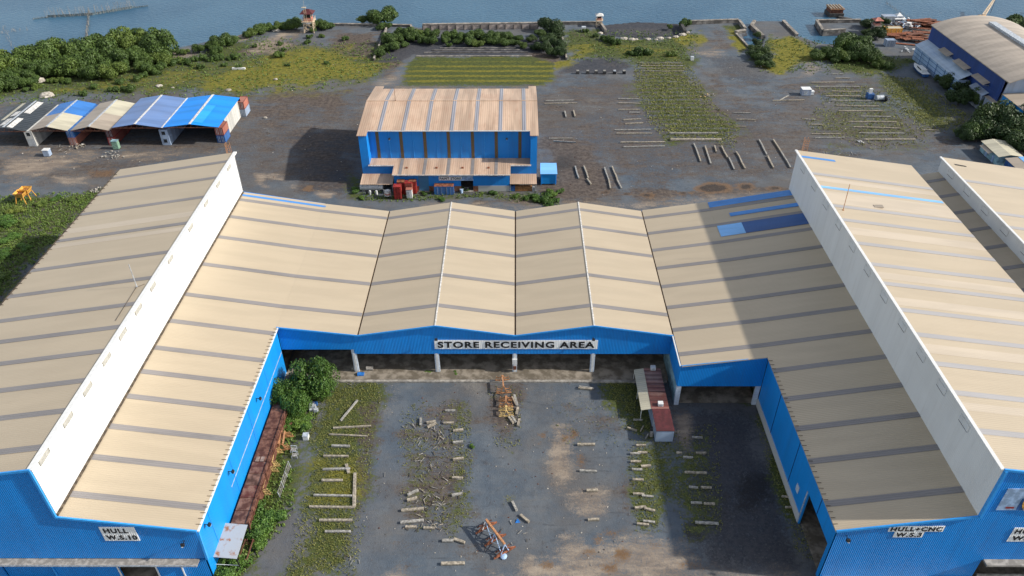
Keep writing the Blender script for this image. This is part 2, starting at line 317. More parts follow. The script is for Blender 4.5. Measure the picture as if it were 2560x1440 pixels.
# right yard
zone(2,.55,5,(1910,205),(2200,190),(2260,230),(2200,240),(2000,260),(2010,330),(1920,300)); zone(0,.46,5,(2040,215),(2170,215),(2300,290),(2310,355),(2190,375),(2050,335),(2000,300),(2060,260))
zone(0,.72,5,(2200,180),(2300,200),(2420,290),(2400,330),(2300,330),(2230,260)); zone(1,.5,4,(2220,240),(2320,280),(2400,300),(2300,300)); zone(0,.5,4,(2060,355),(2320,360),(2280,390),(2100,385))
zone(7,.5,3,(2210,305),(2330,315),(2380,350),(2280,330)); zone(4,.3,6,(2280,340),(2450,345),(2520,450),(2320,430)); zone(3,.3,4,(2150,50),(2250,60),(2280,140),(2200,130)); zone(7,.6,3,(2300,70),(2330,75),(2320,110),(2280,100))
# lower left
zone(2,.7,3,(-300,560),(0,492),(235,478),(245,500),(100,640),(-100,860),(-400,900)); zone(0,.74,3,(-300,560),(0,492),(235,478),(245,500),(100,640),(-100,860),(-400,900))
# store yard
zone(7,.5,4,(950,945),(1220,945),(1220,1000),(1180,990),(1000,1000),(960,1100)); zone(7,.4,4,(1290,950),(1480,950),(1540,1050),(1420,1060),(1330,1000)); zone(4,.35,5,(1180,1000),(1240,1000),(1240,1440),(1190,1440)); zone(4,.3,5,(950,1150),(1010,1100),(1000,1440),(930,1440)); zone(2,.5,4,(950,1330),(1250,1340),(1230,1400),(960,1390))
zone(0,.78,2.5,(820,948),(960,945),(950,1010),(930,1100),(925,1200),(900,1300),(885,1450),(720,1450),(745,1300),(800,1150),(770,1080),(800,1000)); zone(1,.6,3,(800,1150),(900,1130),(905,1230),(860,1290),(770,1300)); zone(2,.8,2,(880,1010),(955,1000),(925,1200),(900,1350),(870,1300)); zone(4,.4,2,(830,1060),(925,1060),(905,1130),(830,1120))
zone(0,.8,2.5,(560,940),(830,940),(800,1010),(740,1100),(705,1190),(735,1180),(720,1300),(640,1400),(600,1460),(480,1460)); zone(6,.8,2,(640,1030),(740,1000),(720,1180),(640,1290),(600,1290))
zone(2,.58,3,(1000,1040),(1020,990),(1150,990),(1172,1100),(1180,1290),(1060,1330),(1000,1320)); zone(0,.5,1.5,(1130,1000),(1170,1010),(1178,1290),(1130,1350),(1110,1290),(1140,1150)); zone(0,.4,2,(1000,1040),(1060,1000),(1100,1300),(1040,1330),(1010,1240))
zone(2,.65,1.5,(1215,960),(1310,960),(1300,1110),(1240,1110)); zone(0,.45,1.2,(1250,1080),(1290,1080),(1285,1150),(1260,1150)); zone(1,.4,.8,(1255,1240),(1285,1240),(1280,1262),(1258,1262))
zone(0,.75,2,(1470,925),(1600,935),(1640,1100),(1580,1080),(1530,1020),(1480,960)); zone(6,.7,2,(1500,935),(1600,935),(1630,1060),(1560,1010)); zone(0,.65,1.5,(1575,1100),(1660,1100),(1680,1180),(1650,1330),(1590,1330),(1580,1200)); zone(2,.5,2,(1400,1000),(1570,1050),(1600,1340),(1540,1340),(1560,1100),(1440,1080))
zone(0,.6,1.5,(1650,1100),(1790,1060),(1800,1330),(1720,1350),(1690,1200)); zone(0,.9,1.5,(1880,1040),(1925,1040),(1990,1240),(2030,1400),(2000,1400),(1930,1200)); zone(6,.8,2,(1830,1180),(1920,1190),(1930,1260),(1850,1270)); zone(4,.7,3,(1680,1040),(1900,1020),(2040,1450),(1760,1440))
zone(3,.8,1.2,(1690,1040),(1720,1030),(1735,1130),(1700,1140)); zone(6,.8,1.,(1710,1300),(1760,1305),(1750,1350),(1715,1345))
zone(3,.72,2,(1380,1100),(1420,1075),(1425,1180),(1400,1210),(1370,1180)); zone(3,.6,1.6,(1430,1230),(1500,1230),(1520,1290),(1440,1300)); zone(3,.7,1.3,(1385,1070),(1410,1068),(1408,1110),(1385,1100))
zone(3,.66,2.5,(1290,1460),(1320,1390),(1350,1400),(1400,1380),(1420,1340),(1480,1360),(1560,1340),(1690,1350),(1740,1420),(2040,1440),(2040,1480)); zone(3,.8,1.6,(1220,1470),(1230,1440),(1260,1440),(1290,1470)); zone(3,.85,1.2,(1300,1430),(1310,1385),(1335,1385),(1340,1430)); zone(3,.5,1.5,(940,1470),(960,1430),(990,1430),(1000,1470))
for c,rx,ry in (((1530,1333),22,11),((1495,1349),13,10),((1555,1385),22,16),((1370,1412),20,14),((1525,1420),20,12),((1350,1108),9,8),((1358,1088),10,8),((1435,1085),9,9),((1410,1095),8,7),((1450,1155),7,22),((1478,1378),12,6),((1715,1410),14,8),((1745,1417),10,6),((1640,1365),12,5),((1085,1330),12,9)):
    pp=[(c[0]+rx*math.cos(t),c[1]+ry*math.sin(t)) for t in np.linspace(0,6.28,12)[:-1]]; zone(5,.75,.9,*pp)
zone(0,.8,1,(1850,960),(1900,960),(1900,1010),(1840,1010))
FY=vnoise(XX,YY,9,11)*.5+vnoise(XX,YY,3.3,12)*.3+vnoise(XX,YY,1.4,13)*.2
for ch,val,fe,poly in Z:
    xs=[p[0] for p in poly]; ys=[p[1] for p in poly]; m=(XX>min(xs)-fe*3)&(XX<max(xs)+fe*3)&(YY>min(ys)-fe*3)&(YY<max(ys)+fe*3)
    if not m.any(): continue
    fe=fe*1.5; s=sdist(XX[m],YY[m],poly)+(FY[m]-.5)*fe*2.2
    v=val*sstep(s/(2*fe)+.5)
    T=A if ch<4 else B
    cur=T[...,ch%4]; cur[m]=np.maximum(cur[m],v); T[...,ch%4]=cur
A[...,0]*=1-.85*np.clip(A[...,3]*1.2,0,1); A[...,1]*=1-.8*np.clip(A[...,3]*1.2,0,1); A[...,0]*=1-.55*np.clip((A[...,2]-.56)/.3,0,1); A[...,0]*=1-.5*np.clip((B[...,0]-.55)/.3,0,1)
# shore: wet dark mud below, pale rubble edge
B[...,0]=np.maximum(B[...,0],.95*sstep((1.5-ls)/2.)*(ZZ<-.15)); A[...,0]*=(ls>1.2); A[...,1]*=(ls>1.2); A[...,2]*=(ls>0)
# slipway beams seen as stripes of moss
fld=sdist(XX,YY,GP((1000,142),(1385,142),(1385,212),(1000,212)))>0
sn=np.sin(YY*2*math.pi/4.6+.5*(FY-.5)); A[...,0]=np.where(fld,A[...,0]*(1.0+.12*sn),A[...,0]); A[...,1]=np.where(fld,np.clip(A[...,0]*(.12+.34*sn)+.25*(A[...,1]>0),0,1),A[...,1])
veg=sdist(XX,YY,GP((1590,150),(1700,148),(1760,230),(1850,330),(1670,355),(1600,250)))>0
A[...,0]=np.where(veg,A[...,0]*(.8+.35*np.sin(YY*2*math.pi/3.1+1.*(FY-.5))),A[...,0])
nv=XX.size; ny,nx=XX.shape
me=bpy.data.meshes.new('ground'); me.vertices.add(nv); me.vertices.foreach_set('co',np.stack([XX,YY,ZZ],-1).astype(np.float32).ravel())
ii=(np.arange(ny-1)[:,None]*nx+np.arange(nx-1)[None,:]).ravel()
q=np.stack([ii,ii+1,ii+nx+1,ii+nx],-1).astype(np.int32)
me.loops.add(q.size); me.polygons.add(len(q)); me.loops.foreach_set('vertex_index',q.ravel()); me.polygons.foreach_set('loop_start',np.arange(len(q),dtype=np.int32)*4); me.polygons.foreach_set('loop_total',np.full(len(q),4,np.int32)); me.polygons.foreach_set('use_smooth',np.ones(len(q),bool))
me.update()
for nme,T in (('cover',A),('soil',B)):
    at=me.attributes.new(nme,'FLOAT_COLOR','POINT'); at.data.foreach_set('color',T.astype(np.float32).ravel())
g=NG('ground'); t=g.t
def at(nm):
    a=g.n('ShaderNodeAttribute'); a.attribute_name=nm; s=g.n('ShaderNodeSeparateColor'); g.l(a.outputs['Color'],s.inputs[0]); return s.outputs[0],s.outputs[1],s.outputs[2],a.outputs['Alpha']
gr,ye,br,sa=at('cover'); dk,oc,bk,du=at('soil')
nb=g.noise(.18,det=5,rough=.65); nm_=g.noise(.9,det=6,rough=.65); nf=g.noise(5.,det=4,rough=.7); ns=g.noise(2.2,(1,1,1),det=7,rough=.75)
na=g.noise(.33,(.35,1,1),det=6,rough=.7)
def mask(a,n,amt=.8,lo=.38,hi=.62):
    e=g.math('ADD',g.math('MULTIPLY',g.math('SUBTRACT',n,.5),amt),g.math('ADD',g.math('MULTIPLY',g.math('SUBTRACT',ns,.5),1.1),g.math('MULTIPLY',g.math('SUBTRACT',nf,.5),.7)))
    return g.ramp(g.math('ADD',a,g.math('MULTIPLY',e,g.ramp(a,0,.3))),lo-.1,hi+.12)
grav=g.mix(g.ramp(nb,.35,.7),(.080,.101,.126),(.124,.142,.160))
grav=g.mix(g.ramp(nm_,.5,.8,0,.55),grav,(.055,.052,.052)); grav=g.mix(g.ramp(ns,.62,.8,0,.5),grav,(.17,.165,.16))
grav=g.mix(g.ramp(na,.55,.75,0,.45),grav,(.115,.10,.088))
n0=g.noise(.035,det=7,rough=.62); grav=g.mix(g.ramp(n0,.42,.62,0,.6),grav,(.118,.102,.088)); nv2=g.noise(.11,(1,.6,1),det=8,rough=.7); grav=g.mix(g.ramp(nv2,.56,.72,0,.55),grav,(.17,.165,.155))
vr=g.n('ShaderNodeTexNoise'); vr.inputs['Scale'].default_value=.5; vr.inputs['Detail'].default_value=8; vr.inputs['Roughness'].default_value=.75; vr.inputs['Distortion'].default_value=.6; g.l(g.pos((.25,1,1)),vr.inputs[0])
grav=g.mix(g.ramp(vr.outputs[0],.55,.72,0,.5),grav,(.16,.15,.135)); grav=g.mix(g.ramp(vr.outputs[0],.44,.32,0,.5),grav,(.045,.048,.055))
c=grav
c=g.mix(g.math('MULTIPLY',mask(du,nb),.75),c,(.20,.185,.165))
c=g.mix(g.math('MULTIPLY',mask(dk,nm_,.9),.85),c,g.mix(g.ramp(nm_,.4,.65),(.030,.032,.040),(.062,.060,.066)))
brn=g.mix(g.ramp(nm_,.35,.68),(.060,.043,.034),(.135,.105,.082)); brn=g.mix(g.ramp(ns,.6,.8,0,.5),brn,(.19,.16,.13))
c=g.mix(g.math('MULTIPLY',mask(br,na,1.3),.9),c,brn)
snd=g.mix(g.ramp(na,.35,.7),(.19,.145,.11),(.34,.28,.215)); c=g.mix(g.math('MULTIPLY',mask(sa,na,1.1,.3,.7),.92),c,snd)
c=g.mix(g.math('MULTIPLY',mask(oc,nm_,.4),.9),c,g.mix(nm_,(.12,.062,.028),(.19,.115,.055)))
c=g.mix(g.math('MULTIPLY',mask(bk,nm_,.7),.85),c,(.020,.017,.015))
grs=g.mix(g.ramp(nm_,.3,.7),(.042,.056,.014),(.098,.118,.030)); grs=g.mix(g.ramp(ns,.5,.75,0,.7),grs,(.13,.105,.055)); grs=g.mix(g.ramp(nf,.35,.6,.45,0),grs,(.018,.022,.008))
c=g.mix(mask(gr,nm_,1.5),c,grs)
yel=g.mix(g.ramp(nm_,.3,.7),(.095,.095,.014),(.215,.19,.028)); yel=g.mix(g.ramp(ns,.5,.7,0,.7),yel,(.09,.075,.03))
c=g.mix(mask(ye,na,1.3),c,yel)
c=g.mix(g.ramp(nf,.6,.78,0,.28),c,(.26,.25,.23)); c=g.mix(g.ramp(nf,.42,.28,0,.35),c,(.03,.03,.03))
g.col(c); g.rough(g.ramp(g.math('MAXIMUM',mask(oc,nm_,.4),g.math('MULTIPLY',mask(bk,nm_,.7),1.)),0,1,.95,.35)); g.b.inputs['Specular IOR Level'].default_value=.2
g.bump(g.math('ADD',g.math('MULTIPLY',nm_,.6),g.math('MULTIPLY',nf,.5)),.12)
me.materials.append(g.m)
go=bpy.data.objects.new('ground',me); C.objects.link(go); tag(go,kind='structure')
# water
g=NG('water'); g.col((.020,.072,.100)); g.rough(.3); g.b.inputs['IOR'].default_value=1.33
n=g.noise(.02,(1,1,1),5,.55); g.col(g.mix(g.ramp(n,.35,.65),(.030,.095,.165),(.048,.125,.20)))
nw=g.n('ShaderNodeTexNoise'); nw.inputs['Scale'].default_value=.9; nw.inputs['Detail'].default_value=5; g.l(g.pos((.6,1.3,1)),nw.inputs[0])
g.bump(nw.outputs[0],.5,.9)
wm=MB(); wm.quad((-9000,-3000,-1.),(9000,-3000,-1.),(9000,16000,-1.),(-9000,16000,-1.)); tag(wm.build('water',g.m),kind='structure')
sb=MB(); sb.quad((-9000,-3000,-2.7),(9000,-3000,-2.7),(9000,16000,-2.7),(-9000,16000,-2.7)); tag(sb.build('seabed',M['olddk']),kind='structure')
lb=MB(); lb.quad((-3000,-3000,-.2),(3000,-3000,-.2),(3000,39,-.2),(-3000,39,-.2)); lb.quad((-3000,39,-.2),(-329,39,-.2),(-329,180,-.2),(-3000,180,-.2)); lb.quad((429,39,-.2),(3000,39,-.2),(3000,300,-.2),(429,300,-.2)); tag(lb.build('terrain',plain('far_soil',(.08,.08,.05),.95,.4,.05)),kind='structure')
# ---------------------------------------------------------------- text helper
def words(parent,name,txt,cx,z,height,width,Y,bold=.018,mat='black',sx=0.,face=(1,0,0),up=(0,0,1)):
    cu=bpy.data.curves.new(name,'FONT'); cu.body=txt; cu.align_x='CENTER'; cu.align_y='CENTER'; cu.offset=bold; cu.space_character=1.16; cu.extrude=.015
    ob=bpy.data.objects.new('tmp',cu); C.objects.link(ob); bpy.context.view_layer.update()
    me=bpy.data.meshes.new_from_object(ob.evaluated_get(bpy.context.evaluated_depsgraph_get())); bpy.data.objects.remove(ob)
    co=np.array([v.co[:] for v in me.vertices]); lo=co.min(0);hi=co.max(0)
    me.materials.clear(); me.materials.append(M[mat])
    F=Vector(face);U=Vector(up);N=F.cross(U); o=ORG[parent.name]
    for v in me.vertices:
        a=(v.co.x-(lo[0]+hi[0])/2)/(hi[0]-lo[0])*width; b=(v.co.y-(lo[1]+hi[1])/2)/(hi[1]-lo[1])*height
        v.co=Vector((cx[0],cx[1],z)) + F*(a+sx*b) + U*b + N*v.co.z - o if isinstance(cx,tuple) else Vector((cx,Y,z))+F*(a+sx*b)+U*b+N*v.co.z-o
    t=bpy.data.objects.new(name,me); C.objects.link(t); t.parent=parent; return t
SKY_L=[67.8,74.4,80.4,86.8,92.5,98.4,105.6,113.4,123.2,133,141,148.2]
SKY_R=[68.4,76,82.5,88.9,95.6,102.2,108.9,115.6,122.3,128.6,135.2,141.8,148.3]
SKY_RH=[70.4,77.6,83.6,90.2,96.3,103.4,109,115.6,123.6,128.8,141.8]
def profile_roof(parent,name,prof,y0,y1,mat,t=.18,lift=0):
    """prof: [(x,z)...]; a bent sheet from y0 to y1"""
    mb=MB(); n=len(prof)
    vs=[(x,y,z+lift) for y in (y0,y1) for x,z in prof]+[(x,y,z+lift-t) for y in (y0,y1) for x,z in prof]
    fs=[]
    for i in range(n-1):
        fs.append((i,i+1,n+i+1,n+i)); fs.append((2*n+i,3*n+i,3*n+i+1,2*n+i+1))
        fs.append((i,2*n+i,2*n+i+1,i+1)); fs.append((n+i,n+i+1,3*n+i+1,3*n+i))
    fs.append((0,n,3*n,2*n)); fs.append((n-1,3*n-1,4*n-1,2*n-1))
    mb.add(vs,fs); return mb.build(name,mat,parent)
def strip(parent,prof,yc,w=1.05,mat='sky',name='skylight',x0=None,x1=None,lift=.05):
    if x0 is not None:
        def zi(x):
            for (a,za),(b,zb) in zip(prof,prof[1:]):
                if a<=x<=b: return za+(zb-za)*(x-a)/(b-a)
            return prof[-1][1]
        prof=[(x0,zi(x0))]+[p for p in prof if x0<p[0]<x1]+[(x1,zi(x1))]
    return profile_roof(parent,name,prof,yc-w/2,yc+w/2,M[mat] if isinstance(mat,str) else mat,.045,lift)
def wallpoly(parent,name,pts,Y,mat,th=.25,n=(0,1,0)):
    """polygon in XZ at Y, thickness away from viewer"""
    return MB().extr([(x,Y,z) for x,z in pts],(0,th,0)).build(name,mat,parent)
def floodlight(loc,face,label):
    """lamp on a wall bracket; face = outward unit vector"""
    f=Vector(face); l=Vector(loc); t=thing('flood_lamp',label,'flood lamp',l,'flood lamps on the walls')
    s=Vector((-f.y,f.x,0))
    MB().bar(l+f*.02,l+f*.55,.08).build('bracket',M['black'],t)
    a=l+f*.7; MB().bar(a+Vector((0,0,.2)),a-Vector((0,0,.22))+f*.15,.55,.3).build('lamp_housing',M['black'],t,bevel=.04)
    MB().bar(a-Vector((0,0,.215))+f*.15,a-Vector((0,0,.26))+f*.16,.45,.24).build('lens',M['steelg'],t)
    return t
def vent(parent,Y,X,z,face=1,w=2.4,h=.95):
    mb=MB(); mb.box(min(X,X+face*.06),max(X,X+face*.06),Y-w/2,Y+w/2,z-h/2,z+h/2); p=mb.build('louvre',plain_l if face>0 else M['white'],parent)
    f=MB()
    for a,b in ((Y-w/2-.07,Y-w/2),(Y+w/2,Y+w/2+.07)): f.box(min(X,X+face*.1),max(X,X+face*.1),a,b,z-h/2-.07,z+h/2+.07)
    for a,b in ((z-h/2-.07,z-h/2),(z+h/2,z+h/2+.07)): f.box(min(X,X+face*.1),max(X,X+face*.1),Y-w/2,Y+w/2,a,b)
    for k in range(1,5): f.box(min(X+face*.06,X+face*.085),max(X+face*.06,X+face*.085),Y-w/2,Y+w/2,z-h/2+h*k/5-.03,z-h/2+h*k/5)
    f.build('louvre_frame',M['louvfr'] if face>0 else M['white'],p); (MB().box(X-.11,X-.09,Y-w/2,Y+w/2,z-h/2-.12,z-h/2-.04).build('louvre_sill',M['black'],p) if face<0 else 0)
plain_l=plain('louvre_panel',(.45,.44,.40),.6,.1); M['louvfr']=plain('louvre_frame_paint',(.26,.25,.22),.7,.2)
M['tanl2']=M['roofl']
# ---------------------------------------------------------------- left workshop
FY0=64.1; BK=152.0
L=thing('workshop_building','left workshop with white clerestory wall and HULL W.S.10 on its blue front','workshop',(-65,FY0,0))
Lhi=[(-87.9,19.75),(-61.2,23.97)]; Llo=[(-61.62,14.55),(-43.3,11.5)]
r=profile_roof(L,'upper_roof',Lhi,FY0-.15,BK+.4,M['roof'])
for y in SKY_L: strip(r,Lhi,y,mat='sky')
r2=profile_roof(L,'lower_roof',Llo,FY0-.15,BK-.5,M['roof'])
for y in SKY_L: strip(r2,Llo,y,mat='sky')
for y,w_ in ((126.6,2.),(121.2,1.4)): strip(L.children[0],Lhi,y,w_,mat='tanl2',name='pale_sheet',lift=.02)
strip(r2,Llo,150.2,.7,'bluer','blue_sheet')
# mast and stains on the upper roof are its own things
MB().box(-61.72,-61.5,FY0,BK,14.45,23.75).build('clerestory_wall',M['white'],L)
cl=L.children[-1]
for y in (147.3,139.9,132.2,123.2,112.6,104.4,98.2,92.0,86.1,79.7,73.7,67.1): vent(L,y,-61.5,23.0,w=2.0 if y>100 else 2.4)
MB().box(-61.75,-61.05,FY0-.2,BK+.45,23.78,24.06).build('ridge_cap',M['trim'],L)
MB().box(-61.5,-61.15,FY0,BK-.6,14.5,14.68).build('flashing',M['gutter'],L)
wallpoly(L,'front_wall',[(-87.6,5.05),(-43.6,5.05),(-43.6,11.4),(-61.5,14.5),(-61.5,23.85),(-87.6,19.7)],FY0,M['blue'])
MB().box(-87.6,-44.6,FY0-1.1,FY0-.02,4.75,4.98).build('canopy_strip',M['conc'],L)
MB().box(-87.6,-44.6,FY0-1.14,FY0-1.1,4.7,5.05).build('canopy_edge',M['steelg'],L)
# base below the canopy with an open doorway
for a,b in ((-87.6,-73.5),(-66.,-56.7),(-51.4,-43.6)): MB().box(a,b,FY0+.02,FY0+.22,0,4.75).build('lower_front_wall',M['blue'],L)
for a,b in ((-73.5,-66.),): MB().box(a,b,FY0+.3,FY0+.4,0,4.75).build('sliding_door',M['blue'],L)
for x in (-66.1,-56.8,-51.3,-47.6): MB().box(x-.09,x+.09,FY0-.12,FY0-.0,0,4.7).build('door_post',M['trim'] if x>-60 else M['bluetrim'],L)
# blue edge trims along the front gable
tr=MB(); 
for a,b in (((-87.9,19.75),(-61.3,23.95)),((-61.5,14.5),(-43.3,11.48))): tr.bar((a[0],FY0-.2,a[1]+.02),(b[0],FY0-.2,b[1]+.02),.22,.35)
tr.bar((-61.4,FY0-.2,14.6),(-61.4,FY0-.2,23.9),.25,.3); tr.build('gable_trim',M['bluetrim'],L)
MB().box(-43.8,-43.5,FY0+.02,107.4,0.,11.3).build('side_wall',M['bluey'],L)
MB().bar((-43.42,FY0-.1,5),(-43.42,FY0+.25,11.4),.3).build('corner_trim',M['bluetrim'],L)
MB().box(-43.5,-43.05,FY0-.15,107.5,11.28,11.5).build('eave_gutter',M['trim'],L)
MB().box(-43.5,-43.46,FY0+12,107.3,5.6,5.75).build('cable_tray',M['steelg'],L); 
MB().box(-43.62,-43.4,FY0,107.4,0,.5).build('plinth',M['white2'],L)
for y in (68,78,88,98): MB().bar((-43.46,y,0),(-43.46,y,11.3),.07).build('downpipe',M['bluetrim'],L)
hk=None
k=0; y=65.
while y<107.3:
    if hk is None: hk=MB().box(-43.75,-43.05,y-.03,y+.03,11.58,11.64).build('gutter_hanger',M['gutter'],L)
    else:
        c=hk.copy(); C.objects.link(c); c.location=(0,y-65.,0)
    y+=.95
h2=None; y=66.
while y<151:
    if h2 is None: h2=MB().box(-88.2,-87.4,y-.04,y+.04,19.86,19.94).build('gutter_hanger',M['gutter'],L)
    else: c=h2.copy(); C.objects.link(c); c.location=(0,y-66.,0)
    y+=1.55
MB().box(-88.2,-87.9,FY0,BK,19.5,19.75).build('outer_gutter',M['gutter'],L)
MB().box(-87.6,-87.4,FY0+.3,BK,0,19.6).build('outer_side_wall',M['bluey'],L)
wallpoly(L,'rear_wall',[(-87.6,0),(-43.6,0),(-43.6,11.3),(-61.5,14.4),(-61.5,23.8),(-87.6,19.6)],BK-.3,M['blue'])
MB().box(-87,-44,FY0+.5,BK-.5,0.02,.06).build('floor',M['floor'],L)
# ---------------------------------------------------------------- store building
SY=107.6; SB=151.4
St=thing('store_building','low central building with zigzag tan roof and STORE RECEIVING AREA sign','warehouse',(0,SY,0))
bays=[[(-43.3,11.52),(-29.05,9.6)],[(-28.75,9.6),(-14.6,11.9)],[(-14.6,11.9),(-.3,9.6)],[(0.,9.6),(14.1,11.9)],[(14.1,11.9),(28.5,9.6)]]
for i,b in enumerate(bays):
    prof=[(b[0][0]+(.003 if i else 0),b[0][1]),(b[1][0]-.003,b[1][1])]
    r=profile_roof(St,'roof_slope',prof,SY-.25,SB,M['roof'])
    for y in [v for v in (113.4,123.2,133,141,148.2)]: strip(r,prof,y,mat='sky')
    if i==0: strip(r,prof,150.2-0.,.7,'bluer','blue_sheet',x0=-43.2,x1=-43.0)
for x in (-28.9,-.15,28.62): MB().box(x-.14,x+.14,SY-.1,SB,9.32,9.45).build('valley_gutter',M['seam'],St)
for x in (-14.6,14.1): MB().box(x-.13,x+.13,SY-.3,SB+.05,11.93,12.0).build('ridge_cap',M['wpanel'],St)
wallpoly(St,'fascia_wall',[(-43.5,6.0),(-30.1,6.0),(-30.1,4.95),(28.6,4.95),(28.6,9.4),(14.1,11.7),(-.15,9.4),(-14.6,11.7),(-28.9,9.4),(-43.5,11.3)],SY,M['blue'])
tr=MB()
for a,b in zip([(-43.4,11.5),(-28.9,9.58),(-14.6,11.88),(-.15,9.58),(14.1,11.88)],[(-28.9,9.58),(-14.6,11.88),(-.15,9.58),(14.1,11.88),(28.6,9.58)]): tr.bar((a[0],SY-.3,a[1]-.02),(b[0],SY-.3,b[1]-.02),.12,.3)
tr.build('gable_trim',M['bluetrim'],St)
MB().box(-43.4,28.5,SY-2.0,SB-.4,-.05,.35).build('floor_slab',M['floor'],St); MB().box(-37,28.2,SY-2.55,SY-1.95,-.1,.30).build('slab_kerb',M['conc'],St)
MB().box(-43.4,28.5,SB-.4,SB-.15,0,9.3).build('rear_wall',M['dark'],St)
for x in (-30.2,-14.8,-.24,14.34):
    p=MB().box(x-.42,x+.42,SY+.05,SY+.5,.3,6.2 if x<-30 else 5.1).build('post',M['postw'],St)
    MB().box(x-.2,x+.2,SY-.02,SY+.05,.4,5).build('post_flange',M['trim'],p)
for x in (-30.2,-14.8,-.24,14.34):
    for yy in (122,136): MB().box(x-.3,x+.3,yy,yy+.5,.3,9.3).build('inner_post',M['steelg'],St)
sg=MB().box(-15.05,15.05,SY-.07,SY-.01,6.2,8.32).build('sign_panel',M['whitex'],St)
words(sg,'lettering','STORE RECEIVING AREA',0.,7.26,1.5,28.9,SY-.12,bold=.034)
# ---------------------------------------------------------------- right workshop (HULL+CNC W.S.3)
R=thing('workshop_building','right workshop with long tan roofs and HULL+CNC W.S.3 on its blue front','workshop',(65,FY0,0))
Rhi=[(60.75,24.35),(87.,20.6)]; Rlo=[(43.15,11.75),(61.2,15.0)]; Rsec=[(28.75,9.6),(43.6,11.8)]
r=profile_roof(R,'upper_roof',Rhi,FY0-.15,BK+.4,M['roof'])
for y in SKY_RH: strip(r,Rhi,y,mat='skyl')
for y,w_ in ((132.2,5.),(119.8,2.6),(105.8,2.),(98.6,2.2),(87.,2.2),(75.,1.6),(139.6,1.8)): strip(r,Rhi,y,w_,mat='roofl',name='pale_sheet',lift=.02)
strip(r,Rhi,136.2,.85,'bluelt','blue_sheet',x0=61.2,x1=86.7); strip(r,Rhi,149.4,.8,'bluer','blue_sheet',x0=61.2,x1=68.6)
r=profile_roof(R,'lower_roof',Rlo,FY0-.15,BK-.3,M['roof'])
for y in SKY_R: strip(r,Rlo,y,mat='sky')
strip(r,Rlo,150.2,2.3,'bluer','blue_sheet',x0=43.3,x1=61.1,lift=.1); strip(r,Rlo,145.0,1.4,'bluer','blue_sheet',x0=46.8,x1=61.1,lift=.1)
strip(r,Rlo,139.2,4.2,'bluelt','light_blue_sheet',x0=43.3,x1=48.4,lift=.1); strip(r,Rlo,139.2,4.2,'bluedk','navy_sheet',x0=48.42,x1=61.1,lift=.1)
r=profile_roof(R,'section_roof',[(28.75,9.6),(43.14,11.75)],99.05,BK-.3,M['roof'])
for y in SKY_R[5:]: strip(r,[(28.75,9.6),(43.14,11.75)],y,mat='sky')
MB().box(61.15,61.35,FY0,BK,14.9,24.1).build('clerestory_wall',M['white'],R)
for y in (147,139.5,132,124.5,117,109.5,102,94.5,87.5,80.5,73.5): vent(R,y,61.15,22.6,face=-1)
MB().box(60.6,61.1,FY0-.2,BK+.4,24.15,24.42).build('ridge_cap',M['trim'],R)
wallpoly(R,'front_wall',[(43.5,0),(65.2,0),(65.2,5.0),(92.9,5.0),(92.9,19.0),(87.,18.0),(87.,20.4),(61.2,24.1),(61.2,14.9),(43.5,11.6)],FY0,M['blue'])
MB().box(66.2,93,FY0+.3,FY0+.5,0,1.).build('low_wall',M['conc'],R)
MB().box(65.4,93,FY0-1.,FY0-.02,4.9,5.25).build('canopy_strip',M['conc'],R)
MB().box(43.9,65.,FY0-1.6,FY0-.02,.9,1.1).build('ledge',M['roof'],R)
tr=MB()
for a,b in (((61.0,24.3),(87,20.55)),((43.2,11.72),(61.1,14.95))): tr.bar((a[0],FY0-.2,a[1]+.02),(b[0],FY0-.2,b[1]+.02),.22,.35)
tr.bar((61.3,FY0-.2,14.9),(61.3,FY0-.2,24.1),.45,.3); tr.build('gable_trim',M['bluetrim'],R)
# side wall with the open bay near the front
sw=MB()
for y0,y1,z0,z1 in ((FY0+.05,65.2,0,11.5),(65.2,73.8,7.2,11.5),(73.8,99.2,0,11.5)): sw.box(43.5,43.75,y0,y1,z0,z1)
sw.build('side_wall',M['bluey'],R)
MB().box(43.38,43.5,74.2,99.2,0,1.7).build('plinth',M['white2'],R)
MB().box(43.2,43.45,FY0-.15,99.1,11.5,11.7).build('eave_gutter',M['trim'],R)
for y in (70,80.5,91): MB().bar((43.44,y,1.8 if y>74 else 7.3),(43.44,y,11.4),.08).build('wall_joint',M['navy'],R)
MB().box(43.40,43.49,74.0,74.25,0,7.3).build('shutter_guide',M['steelg'],R)
wp=MB().box(43.40,43.48,76.6,77.6,3.6,5.0).build('notice_board',M['postw'],R)
h3=None;y=65.
while y<99:
    if h3 is None: h3=MB().box(43.05,43.7,y-.03,y+.03,11.9,11.96).build('gutter_hanger',M['gutter'],R)
    else: c=h3.copy(); C.objects.link(c); c.location=(0,y-65.,0)
    y+=1.0
wallpoly(R,'section_front_wall',[(28.55,4.68),(43.45,4.68),(43.45,11.5),(28.55,9.4)],99.3,M['blue'])
MB().bar((28.6,99.15,9.55),(43.4,99.15,11.6),.12,.3).build('section_trim',M['bluetrim'],R)
MB().box(28.5,28.75,99.35,107.5,4.7,9.4).build('section_side_wall',M['bluey'],R); MB().box(28.55,28.7,99.8,112,0,4.68).build('section_lower_wall',M['teal'],R)
MB().box(28.4,28.6,99.2,107.6,9.42,9.62).build('section_gutter',M['trim'],R)
for x in (28.95,43.0): MB().box(x-.42,x+.42,99.35,99.8,0,4.7).build('post',M['postw'],R)
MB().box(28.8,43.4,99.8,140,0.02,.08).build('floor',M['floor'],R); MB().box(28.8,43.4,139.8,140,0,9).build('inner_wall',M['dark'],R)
MB().box(43.9,92,FY0+.6,BK-.6,0.02,.06).build('floor',M['floor'],R)
